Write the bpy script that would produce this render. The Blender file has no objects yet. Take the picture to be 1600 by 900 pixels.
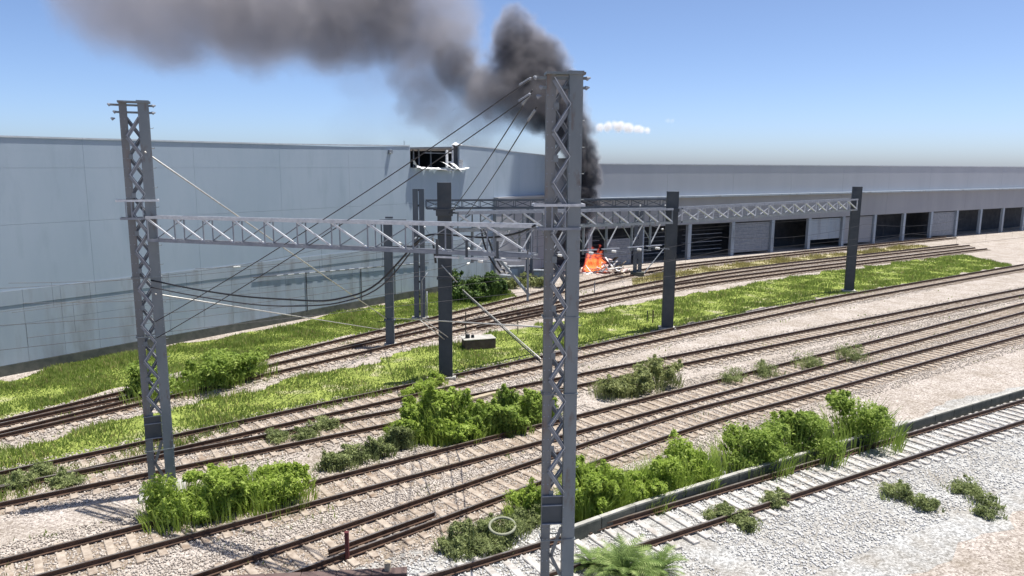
import bpy, bmesh, math, random
import numpy as np
from mathutils import Vector, Matrix

R = math.radians
random.seed(7)
rng = np.random.default_rng(11)
scene = bpy.context.scene
C = scene.collection

# ------------------------------------------------------------------ camera, sky, sun, exposure
FOC, CAM_H = 1150.0, 12.3                       # focal length in photo pixels (photo 1600 wide), eye height in metres
PITCH, ROLL = math.atan(195 / FOC), R(0.4)
cam_data = bpy.data.cameras.new('camera')
cam = bpy.data.objects.new('camera', cam_data)
C.objects.link(cam)
cam_data.sensor_width = 36.0
cam_data.lens = 36.0 * FOC / 1600.0
cam_data.clip_end = 20000
CAMROT = Matrix.Rotation(math.pi / 2 - PITCH, 4, 'X') @ Matrix.Rotation(ROLL, 4, 'Z')
cam.matrix_world = Matrix.Translation((0, 0, CAM_H)) @ CAMROT
scene.camera = cam

SUN_DIR = Vector((0.26, 0.10, 0.96)).normalized()      # towards the sun
sun_el = math.asin(SUN_DIR.z)
sun_az = math.atan2(SUN_DIR.x, SUN_DIR.y)
world = bpy.data.worlds.new('World')
scene.world = world
world.use_nodes = True
wn = world.node_tree
wn.nodes.clear()
w_out = wn.nodes.new('ShaderNodeOutputWorld')
w_bg = wn.nodes.new('ShaderNodeBackground')
w_sky = wn.nodes.new('ShaderNodeTexSky')
w_sky.sky_type = 'NISHITA'
w_sky.sun_disc = False
w_sky.sun_elevation = sun_el
w_sky.sun_rotation = sun_az
w_sky.altitude = 30
w_sky.air_density = 0.5
w_sky.dust_density = 1.05
w_sky.ozone_density = 4.5
w_bg.inputs['Strength'].default_value = 0.112
wn.links.new(w_sky.outputs[0], w_bg.inputs['Color'])
wn.links.new(w_bg.outputs[0], w_out.inputs['Surface'])

sun_data = bpy.data.lights.new('sun', 'SUN')
sun = bpy.data.objects.new('sun', sun_data)
C.objects.link(sun)
sun_data.energy = 4.4
sun_data.angle = R(0.53)
sun_data.color = (1.0, 0.955, 0.88)
sun.rotation_euler = SUN_DIR.to_track_quat('Z', 'Y').to_euler()
sun.location = (0, 0, 60)

vs = scene.view_settings
vs.view_transform = 'Standard'
vs.look = 'None'
vs.exposure = 0.77
vs.gamma = 1.0
scene.cycles.use_denoising = True
scene.cycles.volume_bounces = 2
scene.cycles.max_bounces = 8
scene.cycles.transparent_max_bounces = 16


def at(px, py, Y):
    """world point seen at photo pixel (px, py) whose distance ahead is Y metres"""
    d = CAMROT.to_3x3() @ Vector(((px - 800) / FOC, (450 - py) / FOC, -1.0))
    return Vector((0, 0, CAM_H)) + d * (Y / d.y)


# ------------------------------------------------------------------ materials
def mat(name, col, col2=None, rough=0.7, metal=0.0, scale=3.0, detail=6.0, bump=0.0, bump_scale=30.0, mix=(0.35, 0.65), spec=0.4,
        col3=None, scale3=0.6, mix3=(0.5, 0.75), stretch=None):
    m = bpy.data.materials.new(name)
    m.use_nodes = True
    nt = m.node_tree
    b = nt.nodes['Principled BSDF']
    b.inputs['Roughness'].default_value = rough
    b.inputs['Metallic'].default_value = metal
    b.inputs['Specular IOR Level'].default_value = spec
    geo = nt.nodes.new('ShaderNodeNewGeometry')
    pos = geo.outputs['Position']
    if stretch:
        vm = nt.nodes.new('ShaderNodeVectorMath')
        vm.operation = 'MULTIPLY'
        vm.inputs[1].default_value = stretch
        nt.links.new(pos, vm.inputs[0])
        pos = vm.outputs[0]

    def noise(sc, dt):
        n = nt.nodes.new('ShaderNodeTexNoise')
        n.inputs['Scale'].default_value = sc
        n.inputs['Detail'].default_value = dt
        n.inputs['Roughness'].default_value = 0.6
        nt.links.new(pos, n.inputs['Vector'])
        return n.outputs['Fac']

    def ramp(fac, lo, hi):
        r = nt.nodes.new('ShaderNodeMapRange')
        r.inputs[1].default_value, r.inputs[2].default_value = lo, hi
        nt.links.new(fac, r.inputs[0])
        return r.outputs[0]

    def mixc(fac, a, b2):
        x = nt.nodes.new('ShaderNodeMix')
        x.data_type = 'RGBA'
        nt.links.new(fac, x.inputs[0])
        for i, v in ((6, a), (7, b2)):
            if isinstance(v, tuple):
                x.inputs[i].default_value = (*v, 1)
            else:
                nt.links.new(v, x.inputs[i])
        return x.outputs[2]

    if col2 is None:
        b.inputs['Base Color'].default_value = (*col, 1)
    else:
        c = mixc(ramp(noise(scale, detail), *mix), col, col2)
        if col3 is not None:
            c = mixc(ramp(noise(scale3, 5.0), *mix3), c, col3)
        nt.links.new(c, b.inputs['Base Color'])
    if bump:
        bp = nt.nodes.new('ShaderNodeBump')
        bp.inputs['Strength'].default_value = bump
        bp.inputs['Distance'].default_value = 0.05
        nt.links.new(noise(bump_scale, 4.0), bp.inputs['Height'])
        nt.links.new(bp.outputs[0], b.inputs['Normal'])
    return m


def gravel_mat(name, c1, c2, c3, vscale=16.0, bump=0.9):
    """broken stone: a cell per stone with its own shade"""
    m = bpy.data.materials.new(name)
    m.use_nodes = True
    nt = m.node_tree
    b = nt.nodes['Principled BSDF']
    b.inputs['Roughness'].default_value = 0.95
    b.inputs['Specular IOR Level'].default_value = 0.15
    geo = nt.nodes.new('ShaderNodeNewGeometry')
    v = nt.nodes.new('ShaderNodeTexVoronoi')
    v.inputs['Scale'].default_value = vscale
    nt.links.new(geo.outputs['Position'], v.inputs['Vector'])
    rp = nt.nodes.new('ShaderNodeValToRGB')
    sep = nt.nodes.new('ShaderNodeSeparateColor')
    nt.links.new(v.outputs['Color'], sep.inputs[0])
    nt.links.new(sep.outputs[0], rp.inputs[0])
    e = rp.color_ramp.elements
    e[0].position, e[0].color = 0.0, (*c1, 1)
    e[1].position, e[1].color = 1.0, (*c3, 1)
    k = e.new(0.5)
    k.color = (*c2, 1)
    n = nt.nodes.new('ShaderNodeTexNoise')
    n.inputs['Scale'].default_value = 0.45
    n.inputs['Detail'].default_value = 12
    n.inputs['Roughness'].default_value = 0.72
    nt.links.new(geo.outputs['Position'], n.inputs['Vector'])
    mr = nt.nodes.new('ShaderNodeMapRange')
    mr.inputs[1].default_value, mr.inputs[2].default_value = 0.42, 0.68
    mr.inputs[4].default_value = 0.6
    nt.links.new(n.outputs['Fac'], mr.inputs[0])
    mx = nt.nodes.new('ShaderNodeMix')
    mx.data_type = 'RGBA'
    mx.inputs[7].default_value = (0.19, 0.155, 0.11, 1)
    nt.links.new(mr.outputs[0], mx.inputs[0])
    nt.links.new(rp.outputs[0], mx.inputs[6])
    nt.links.new(mx.outputs[2], b.inputs['Base Color'])
    bp = nt.nodes.new('ShaderNodeBump')
    bp.inputs['Strength'].default_value = bump
    bp.inputs['Distance'].default_value = 0.04
    nt.links.new(v.outputs['Distance'], bp.inputs['Height'])
    bp.invert = True
    nt.links.new(bp.outputs[0], b.inputs['Normal'])
    return m


def leaf_mat(name, dark, mid, light, trans=0.35):
    m = bpy.data.materials.new(name)
    m.use_nodes = True
    nt = m.node_tree
    b = nt.nodes['Principled BSDF']
    out = nt.nodes['Material Output']
    b.inputs['Roughness'].default_value = 0.6
    b.inputs['Specular IOR Level'].default_value = 0.3
    geo = nt.nodes.new('ShaderNodeNewGeometry')
    n = nt.nodes.new('ShaderNodeTexNoise')
    n.inputs['Scale'].default_value = 1.6
    n.inputs['Detail'].default_value = 3
    nt.links.new(geo.outputs['Position'], n.inputs['Vector'])
    a = nt.nodes.new('ShaderNodeMath')
    a.operation = 'MULTIPLY_ADD'
    a.inputs[1].default_value = 0.55
    nt.links.new(geo.outputs['Random Per Island'], a.inputs[0])
    s = nt.nodes.new('ShaderNodeMath')
    s.operation = 'MULTIPLY_ADD'
    s.inputs[1].default_value = 1.5
    s.inputs[2].default_value = -0.52
    nt.links.new(n.outputs['Fac'], s.inputs[0])
    nt.links.new(s.outputs[0], a.inputs[2])
    rp = nt.nodes.new('ShaderNodeValToRGB')
    e = rp.color_ramp.elements
    e[0].color = (*dark, 1)
    e[1].color = (*light, 1)
    k = e.new(0.5)
    k.color = (*mid, 1)
    nt.links.new(a.outputs[0], rp.inputs[0])
    nt.links.new(rp.outputs[0], b.inputs['Base Color'])
    t = nt.nodes.new('ShaderNodeBsdfTranslucent')
    nt.links.new(rp.outputs[0], t.inputs['Color'])
    mx = nt.nodes.new('ShaderNodeMixShader')
    mx.inputs[0].default_value = trans
    nt.links.new(b.outputs[0], mx.inputs[1])
    nt.links.new(t.outputs[0], mx.inputs[2])
    nt.links.new(mx.outputs[0], out.inputs['Surface'])
    return m


M = {}
M['ballast'] = gravel_mat('ballast_tan', (0.20, 0.17, 0.15), (0.40, 0.355, 0.32), (0.58, 0.53, 0.48))
M['ballast_white'] = gravel_mat('ballast_white', (0.20, 0.20, 0.195), (0.37, 0.37, 0.36), (0.55, 0.55, 0.535))
M['ballast_rust'] = gravel_mat('ballast_rust', (0.14, 0.105, 0.08), (0.29, 0.235, 0.19), (0.45, 0.385, 0.32))
M['stone'] = mat('stone_chip', (0.24, 0.205, 0.175), (0.56, 0.51, 0.455), rough=0.9, scale=9.0)
M['stone_white'] = mat('stone_chip_white', (0.34, 0.335, 0.33), (0.64, 0.635, 0.62), rough=0.9, scale=9.0)
M['turf'] = mat('turf', (0.15, 0.19, 0.045), (0.29, 0.34, 0.085), rough=0.95, scale=1.3, bump=0.6, bump_scale=18, spec=0.1,
                col3=(0.44, 0.39, 0.29), scale3=0.45, mix3=(0.56, 0.72))
M['drysoil'] = mat('dry_soil', (0.42, 0.36, 0.24), (0.30, 0.29, 0.14), rough=0.95, scale=0.8, bump=0.5, spec=0.1)
M['rail'] = mat('rail_rust', (0.045, 0.026, 0.018), (0.10, 0.055, 0.035), rough=0.8, scale=5)
M['railhead'] = mat('rail_head', (0.32, 0.30, 0.28), (0.20, 0.16, 0.13), rough=0.38, metal=0.6, scale=2)
M['sleeper'] = mat('sleeper_concrete', (0.27, 0.22, 0.175), (0.43, 0.37, 0.305), rough=0.9, scale=4, col3=(0.17, 0.115, 0.075), scale3=1.5, bump=0.3)
M['sleeper_grey'] = mat('sleeper_grey', (0.36, 0.34, 0.32), (0.55, 0.53, 0.50), rough=0.9, scale=4, col3=(0.22, 0.19, 0.16), scale3=1.5, bump=0.3)
M['clip'] = mat('rail_clip', (0.07, 0.045, 0.03), rough=0.8)
M['steel'] = mat('steel_painted', (0.14, 0.165, 0.18), (0.19, 0.212, 0.225), rough=0.5, scale=1.2, col3=(0.12, 0.085, 0.065), scale3=3.5, mix3=(0.56, 0.74), stretch=(1, 1, 0.35))
M['steel_rust'] = mat('steel_stained', (0.145, 0.152, 0.155), (0.19, 0.195, 0.195), rough=0.6, scale=1.5, col3=(0.15, 0.10, 0.075), scale3=2.2, mix3=(0.52, 0.75), stretch=(1, 1, 0.3))
M['galv'] = mat('steel_galvanised', (0.42, 0.44, 0.47), (0.58, 0.60, 0.62), rough=0.42, metal=0.35, scale=6)
M['galv_dull'] = mat('steel_dull_grey', (0.18, 0.20, 0.235), (0.26, 0.28, 0.31), rough=0.6, scale=3)
M['post_dark'] = mat('post_dark_paint', (0.042, 0.052, 0.062), (0.062, 0.072, 0.082), rough=0.6, scale=1.2, col3=(0.085, 0.085, 0.085), scale3=0.5)
M['post_grey'] = mat('post_grey_paint', (0.085, 0.10, 0.125), (0.12, 0.135, 0.16), rough=0.6, scale=1.2, stretch=(1, 1, 0.3))
M['black'] = mat('cable_black', (0.018, 0.02, 0.024), rough=0.5)
M['wire'] = mat('wire_copper_dark', (0.06, 0.06, 0.065), rough=0.5, metal=0.5)
M['wire_light'] = mat('wire_bright', (0.55, 0.54, 0.50), (0.40, 0.39, 0.36), rough=0.4, metal=0.3, scale=5)
M['insul'] = mat('insulator_white', (0.72, 0.72, 0.70), rough=0.3)
M['clad'] = mat('cladding_blue_grey', (0.30, 0.37, 0.445), (0.335, 0.40, 0.475), rough=0.6, scale=0.35, col3=(0.265, 0.33, 0.395), scale3=1.1, mix3=(0.52, 0.85), stretch=(1, 1, 0.25))
M['clad_low'] = mat('cladding_grey', (0.28, 0.335, 0.395), (0.34, 0.39, 0.445), rough=0.65, scale=0.5, col3=(0.20, 0.22, 0.24), scale3=1.0, stretch=(1, 1, 0.2))
M['clad_mauve'] = mat('cladding_mauve_grey', (0.265, 0.275, 0.30), (0.30, 0.31, 0.335), rough=0.7, scale=0.3, stretch=(1, 1, 0.25))
M['clad_right'] = mat('cladding_grey_violet', (0.335, 0.36, 0.40), (0.365, 0.39, 0.43), rough=0.7, scale=0.3, stretch=(1, 1, 0.25))
M['flash'] = mat('roof_flashing', (0.50, 0.54, 0.58), (0.40, 0.44, 0.48), rough=0.5, scale=2)
M['roof'] = mat('roof_sheet', (0.45, 0.46, 0.48), (0.36, 0.37, 0.39), rough=0.6, scale=0.5)
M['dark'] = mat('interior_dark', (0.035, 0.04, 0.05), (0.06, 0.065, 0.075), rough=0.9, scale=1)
M['foam'] = mat('torn_lining_white', (0.78, 0.78, 0.78), (0.62, 0.62, 0.63), rough=0.8, scale=4)
M['pink'] = mat('debris_pink_white', (0.70, 0.58, 0.56), (0.50, 0.36, 0.34), rough=0.8, scale=2)
M['char'] = mat('charred_wood', (0.02, 0.017, 0.015), (0.05, 0.04, 0.035), rough=0.9, scale=8)
M['concrete'] = mat('concrete_weathered', (0.33, 0.32, 0.29), (0.45, 0.44, 0.41), rough=0.9, scale=1.5, bump=0.3, col3=(0.17, 0.17, 0.14), scale3=0.9)
M['concrete_dark'] = mat('concrete_dark', (0.055, 0.062, 0.055), (0.10, 0.105, 0.09), rough=0.9, scale=2, bump=0.3)  # darkened to carry the shade on the trough wall's face
M['brownwall'] = mat('brown_coping', (0.085, 0.055, 0.05), (0.13, 0.09, 0.08), rough=0.8, scale=3)
M['maroon'] = mat('maroon_paint', (0.09, 0.018, 0.022), (0.13, 0.03, 0.03), rough=0.6, scale=3)
M['timber'] = mat('timber_pale', (0.42, 0.36, 0.26), (0.30, 0.25, 0.18), rough=0.85, scale=3)
M['tyre'] = mat('pale_hoop', (0.19, 0.20, 0.145), (0.28, 0.285, 0.21), rough=0.8, scale=3)
M['bark'] = mat('stem_bark', (0.10, 0.075, 0.05), (0.16, 0.12, 0.08), rough=0.9, scale=8)
M['leaf_bright'] = leaf_mat('leaf_bright', (0.18, 0.26, 0.04), (0.37, 0.49, 0.09), (0.55, 0.66, 0.18), 0.55)
M['leaf_mid'] = leaf_mat('leaf_mid', (0.14, 0.215, 0.04), (0.30, 0.41, 0.085), (0.48, 0.58, 0.16), 0.55)
M['leaf_dark'] = leaf_mat('leaf_dark', (0.02, 0.045, 0.014), (0.07, 0.13, 0.03), (0.22, 0.32, 0.07), 0.3)
M['leaf_olive'] = leaf_mat('leaf_olive', (0.13, 0.155, 0.06), (0.29, 0.33, 0.13), (0.46, 0.49, 0.22), 0.45)
M['leaf_grey'] = leaf_mat('leaf_grey', (0.12, 0.15, 0.055), (0.27, 0.32, 0.13), (0.44, 0.49, 0.22), 0.45)
M['leaf_palm'] = leaf_mat('leaf_palm', (0.06, 0.11, 0.025), (0.20, 0.29, 0.08), (0.42, 0.50, 0.20), 0.4)
M['blade'] = leaf_mat('grass_blade', (0.11, 0.165, 0.032), (0.23, 0.31, 0.07), (0.37, 0.43, 0.13), 0.4)
M['blade_dry'] = leaf_mat('grass_blade_dry', (0.20, 0.17, 0.06), (0.34, 0.31, 0.12), (0.48, 0.44, 0.22), 0.3)


# ------------------------------------------------------------------ mesh helpers
class MB:
    def __init__(self):
        self.v, self.f, self.mi = [], [], []

    def add(self, verts, faces, mi=0):
        o = len(self.v)
        self.v.extend([tuple(p) for p in verts])
        self.f.extend([tuple(i + o for i in q) for q in faces])
        self.mi.extend([mi] * len(faces))
        return self

    def box(self, c, s, mtx=None, mi=0):
        hx, hy, hz = s[0] / 2, s[1] / 2, s[2] / 2
        vs = [Vector((x, y, z)) for z in (-hz, hz) for x, y in ((-hx, -hy), (hx, -hy), (hx, hy), (-hx, hy))]
        if mtx is not None:
            vs = [mtx @ p for p in vs]
        c = Vector(c)
        return self.add([c + p for p in vs], [(3, 2, 1, 0), (4, 5, 6, 7), (0, 1, 5, 4), (1, 2, 6, 5), (2, 3, 7, 6), (3, 0, 4, 7)], mi)

    def bar(self, p0, p1, w, h, mi=0, up=(0, 0, 1)):
        p0, p1 = Vector(p0), Vector(p1)
        d = (p1 - p0).normalized()
        u = Vector(up)
        if abs(d.dot(u)) > 0.98:
            u = Vector((0, 1, 0))
        s = d.cross(u).normalized()
        t = s.cross(d).normalized()
        vs = []
        for p in (p0, p1):
            vs += [p - s * w / 2 - t * h / 2, p + s * w / 2 - t * h / 2, p + s * w / 2 + t * h / 2, p - s * w / 2 + t * h / 2]
        return self.add(vs, [(0, 1, 2, 3), (7, 6, 5, 4), (1, 0, 4, 5), (2, 1, 5, 6), (3, 2, 6, 7), (0, 3, 7, 4)], mi)

    def tube(self, pts, r, n=6, mi=0):
        pts = [Vector(p) for p in pts]
        rs = r if isinstance(r, (list, tuple)) else [r] * len(pts)
        o = len(self.v)
        for i, p in enumerate(pts):
            d = (pts[min(i + 1, len(pts) - 1)] - pts[max(i - 1, 0)]).normalized()
            u = Vector((0, 0, 1)) if abs(d.z) < 0.95 else Vector((1, 0, 0))
            s = d.cross(u).normalized()
            t = s.cross(d)
            for k in range(n):
                a = 2 * math.pi * k / n
                self.v.append(tuple(p + (s * math.cos(a) + t * math.sin(a)) * rs[i]))
        for i in range(len(pts) - 1):
            for k in range(n):
                a, b2 = o + i * n + k, o + i * n + (k + 1) % n
                self.f.append((a, b2, b2 + n, a + n))
                self.mi.append(mi)
        self.f.append(tuple(o + k for k in reversed(range(n))))
        self.f.append(tuple(o + (len(pts) - 1) * n + k for k in range(n)))
        self.mi += [mi, mi]
        return self

    def mesh(self, name, mats):
        me = bpy.data.meshes.new(name)
        me.from_pydata(self.v, [], self.f)
        for m in (mats if isinstance(mats, (list, tuple)) else [mats]):
            me.materials.append(m)
        if any(self.mi):
            me.polygons.foreach_set('material_index', self.mi)
        me.update()
        return me

    def build(self, name, mats, parent=None, bevel=0.0, smooth=False):
        me = self.mesh(name, mats)
        if bevel:
            bm = bmesh.new()
            bm.from_mesh(me)
            bmesh.ops.bevel(bm, geom=bm.edges[:], offset=bevel, segments=1, affect='EDGES')
            bm.to_mesh(me)
            bm.free()
        if smooth:
            me.polygons.foreach_set('use_smooth', [True] * len(me.polygons))
        return link(name, me, parent)


def link(name, data, parent=None, mtx=None):
    o = bpy.data.objects.new(name, data)
    C.objects.link(o)
    if parent is not None:
        o.parent = parent
    if mtx is not None:
        o.matrix_basis = mtx
    return o


def tag(o, label=None, cat=None, group=None, kind=None):
    if label:
        o['label'] = label
    if cat:
        o['category'] = cat
    if group:
        o['group'] = group
    if kind:
        o['kind'] = kind
    return o


def thing(name, label, cat, loc=(0, 0, 0), rz=0.0, group=None):
    o = bpy.data.objects.new(name, None)
    o.empty_display_size = 0.3
    C.objects.link(o)
    o.location = loc
    o.rotation_euler = (0, 0, rz)
    return tag(o, label, cat, group)


def np_mesh(name, verts, faces, mats, parent=None):
    """verts (n,3), faces (m,k) arrays of one face size"""
    me = bpy.data.meshes.new(name)
    k = faces.shape[1]
    me.vertices.add(len(verts))
    me.vertices.foreach_set('co', verts.astype(np.float32).ravel())
    me.loops.add(faces.size)
    me.loops.foreach_set('vertex_index', faces.astype(np.int32).ravel())
    me.polygons.add(len(faces))
    me.polygons.foreach_set('loop_start', np.arange(0, faces.size, k, dtype=np.int32))
    me.polygons.foreach_set('loop_total', np.full(len(faces), k, dtype=np.int32))
    me.materials.append(mats)
    me.update(calc_edges=True)
    me.validate()
    return link(name, me, parent)


def spline(pts, step=0.5):
    """smooth polyline through 2-D points"""
    P = [np.array(p, float) for p in pts]
    P = [2 * P[0] - P[1]] + P + [2 * P[-1] - P[-2]]
    out = []
    for i in range(1, len(P) - 2):
        n = max(2, int(np.linalg.norm(P[i + 1] - P[i]) / step))
        for k in range(n):
            t = k / n
            a, b, c, d = P[i - 1], P[i], P[i + 1], P[i + 2]
            out.append(0.5 * (2 * b + (c - a) * t + (2 * a - 5 * b + 4 * c - d) * t * t + (3 * b - a - 3 * c + d) * t ** 3))
    out.append(P[-2])
    return np.array(out)


def tangents(p):
    t = np.gradient(p, axis=0)
    return t / np.linalg.norm(t, axis=1, keepdims=True)


def catenary(p0, p1, sag, n=14):
    p0, p1 = Vector(p0), Vector(p1)
    return [p0.lerp(p1, i / n) - Vector((0, 0, sag * 4 * (i / n) * (1 - i / n))) for i in range(n + 1)]


# ------------------------------------------------------------------ ground
gm = MB()
gm.add([(-4000, -4000, 0), (4000, -4000, 0), (4000, 4000, 0), (-4000, 4000, 0)], [(0, 1, 2, 3)])
ground = gm.build('ground', M['ballast'])
tag(ground, kind='structure')


def wavy_sheet(name, left, right, z, m, amp=0.35, step=0.6, kind='structure'):
    """ground sheet between two polylines (2-D) with ragged edges"""
    l, r = spline(left, step), spline(right, step)
    n = max(len(l), len(r))

    def res(p):
        s = np.r_[0, np.cumsum(np.linalg.norm(np.diff(p, axis=0), axis=1))]
        q = np.linspace(0, s[-1], n)
        return np.c_[np.interp(q, s, p[:, 0]), np.interp(q, s, p[:, 1])]
    l, r = res(l), res(r)
    wob = lambda: np.convolve(rng.normal(0, 1, n + 8), np.ones(4) / 4, 'same')[4:4 + n] * amp
    across = (r - l) / np.linalg.norm(r - l, axis=1, keepdims=True)
    l = l + across * wob()[:, None]
    r = r + across * wob()[:, None]
    k = 6
    verts = np.concatenate([np.c_[l + (r - l) * (j / k), np.full(n, z)] for j in range(k + 1)])
    faces = np.array([(j * n + i, (j + 1) * n + i, (j + 1) * n + i + 1, j * n + i + 1) for j in range(k) for i in range(n - 1)])
    o = np_mesh(name, verts, faces, m)
    tag(o, kind=kind)
    return l, r


# ------------------------------------------------------------------ railway tracks
GAUGE = 1.6 + 0.07
RAIL_H = 0.19


def rail_mesh(line, z, name, parent):
    prof = [(-.075, 0), (.075, 0), (.075, .018), (.016, .035), (.016, .135), (.037, .148), (.037, RAIL_H), (-.037, RAIL_H), (-.037, .148), (-.016, .135), (-.016, .035), (-.075, .018)]
    t = tangents(line)
    mb = MB()
    n = len(prof)
    for p, d in zip(line, t):
        s = (d[1], -d[0])
        mb.v += [(p[0] + s[0] * a, p[1] + s[1] * a, z + b) for a, b in prof]
    for i in range(len(line) - 1):
        for k in range(n):
            a, b = i * n + k, i * n + (k + 1) % n
            mb.f.append((a, a + n, b + n, b))
            mb.mi.append(1 if k == 6 else 0)
    mb.f.append(tuple(range(n)))
    mb.f.append(tuple((len(line) - 1) * n + k for k in reversed(range(n))))
    mb.mi += [0, 0]
    return mb.build(name, [M['rail'], M['railhead']], parent)


def sleeper_meshes(m):
    out = []
    for k in range(3):
        mb = MB()
        L = 2.72 + 0.06 * k
        xs = [-L / 2, -0.95, -0.55, 0.55, 0.95, L / 2]
        hs = [0.0, 0.012, -0.012, -0.012, 0.012, 0.0]
        for x, h in zip(xs, hs):
            w = 0.125
            mb.v += [(x, -w - .02, -.17), (x, w + .02, -.17), (x, w, h - .02), (x, w - .02, h), (x, -w + .02, h), (x, -w, h - .02)]
        for i in range(5):
            for q in range(6):
                a, b = i * 6 + q, i * 6 + (q + 1) % 6
                mb.f.append((a, a + 6, b + 6, b))
        mb.f += [tuple(reversed(range(6))), tuple(30 + q for q in range(6))]
        mb.f = [tuple(reversed(f)) for f in mb.f]
        mb.mi = [0] * len(mb.f)
        out.append(mb.mesh('sleeper', m))
    return out


SLP = {'tan': sleeper_meshes(M['sleeper']), 'grey': sleeper_meshes(M['sleeper_grey'])}
TRACK_LINES = []


def track(label, pts, z0, style='tan', each=True, spacing=0.66):
    line = spline(pts, 0.8)
    TRACK_LINES.append(line)
    t = tangents(line)
    s = np.c_[t[:, 1], -t[:, 0]]
    c0 = line[len(line) // 2]
    root = thing('railway_track', label, 'railway track', group='railway tracks of the yard')
    top = z0 + 0.07
    for sg in (-1, 1):
        rail_mesh(line + s * sg * GAUGE / 2, top + .012, 'rail', root)
    d = np.r_[0, np.cumsum(np.linalg.norm(np.diff(line, axis=0), axis=1))]
    q = np.arange(0.3, d[-1], spacing)
    q = q + rng.normal(0, 0.025, len(q))
    px, py = np.interp(q, d, line[:, 0]), np.interp(q, d, line[:, 1])
    tx, ty = np.interp(q, d, t[:, 0]), np.interp(q, d, t[:, 1])
    clip = MB()
    far = MB()
    for i in range(len(q)):
        ang = math.atan2(ty[i], tx[i]) + math.pi / 2 + random.gauss(0, .018)
        mtx = Matrix.Translation((px[i], py[i], top + random.gauss(0, .006))) @ Matrix.Rotation(ang, 4, 'Z')
        me = SLP[style][i % 3]
        if each:
            link('sleeper', me, root, mtx)
        else:
            far.add([mtx @ v.co for v in me.vertices], [tuple(p.vertices) for p in me.polygons])
        for sg in (-1, 1):
            for e in (-1, 1):
                clip.box(mtx @ Vector((sg * GAUGE / 2 + e * .105, 0, .03)), (.07, .11, .05), mtx.to_3x3())
    if not each:
        tag(far.build('sleeper_row', SLP[style][0].materials[0], root), kind='stuff')
    tag(clip.build('rail_clips', M['clip'], root), kind='stuff')
    return line


def ext(p, q, back, fwd):
    p, q = np.array(p), np.array(q)
    d = (q - p) / np.linalg.norm(q - p)
    return p - d * back, q + d * fwd


la = track('tan track with pale sleepers just below the large green bush', [ext((-6.17, 26.51), (8.55, 37.09), 17, 0)[0], (-6.17, 26.51), (8.55, 37.09), ext((-6.17, 26.51), (8.55, 37.09), 0, 95)[1]], 0.0)
lb = track('rusty track with a short guard rail at its left end', [ext((-5.24, 22.31), (7.73, 33.20), 12, 0)[0], (-5.24, 22.31), (7.73, 33.20), (17.32, 39.78), (44.45, 58.27), (86, 86.5)], 0.006)
lc = track('nearest track on white stones, in the lower right corner', [(-9.75, 14.86), (-1.16, 19.80), (6.29, 24.16), (39.77, 43.73), (70, 61.4)], 0.012, 'grey')
ld = track('track along the grass strip at the foot of the dark post', [ext((-8.22, 35.86), (11.85, 52.49), 24, 0)[0], (-8.22, 35.86), (11.85, 52.49), (30.60, 66.99), (64.89, 91.24)], 0.0)
le = track('track running behind the large green bush', [ext((-7.53, 32.69), (10.15, 44.57), 20, 0)[0], (-7.53, 32.69), (10.15, 44.57), (51.28, 72.07), (92, 99)], 0.006)
lf = track('far track passing nearest to the warehouse wall and the fire', [(-28.26, 25.71), (-10.71, 49.59), (0.64, 65.05), (12.32, 80.60), (19.81, 87.78), (35.89, 99.42), (76.05, 127.30)], 0.0, each=False)
lg = track('middle one of the far tracks beyond the grass strip', [(-26.38, 28.12), (-10.47, 46.45), (0.30, 58.71), (15.64, 75.42), (31.30, 88.36), (70.81, 114.98)], 0.006, each=False)
lh = track('far track branching off to the right at the grass edge', [(-3.22, 54.09), (3.24, 60.55), (15.28, 71.96), (31.15, 83.78), (70.45, 110.14)], 0.012, each=False)

# short guard rail beside the second track
gr = spline([(-5.72, 21.46), (-2.65, 24.06)], 0.8)
o = rail_mesh(gr, 0.085, 'guard_rail', None)
tag(o, 'short loose guard rail lying between the rails, lower left', 'rail')

# white stone bed of the nearest track
tl = tangents(lc)
sl = np.c_[tl[:, 1], -tl[:, 0]]
wavy_sheet('stone_bed', [tuple(p) for p in (lc - sl * 2.3)[::4]], [tuple(p) for p in (lc + sl * 6.0)[::4]], 0.004, M['ballast_white'], amp=0.7)

for bi, (ln, hw) in enumerate(((la, 1.35), (lb, 1.5), (ld, 1.3), (le, 1.3), (lf, 1.25), (lg, 1.25), (lh, 1.2))):
    tt = tangents(ln)
    sn = np.c_[tt[:, 1], -tt[:, 0]]
    wavy_sheet('track_bed', [tuple(p) for p in (ln - sn * hw)[::3]], [tuple(p) for p in (ln + sn * hw)[::3]], 0.0132 + bi * .0012, M['ballast_rust'], amp=0.3, step=.5)

# turf strips
def off(line, d, i0=0, i1=None):
    t = tangents(line)
    s = np.c_[t[:, 1], -t[:, 0]]
    return [tuple(p) for p in (line + s * d)[i0:i1]]

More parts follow.
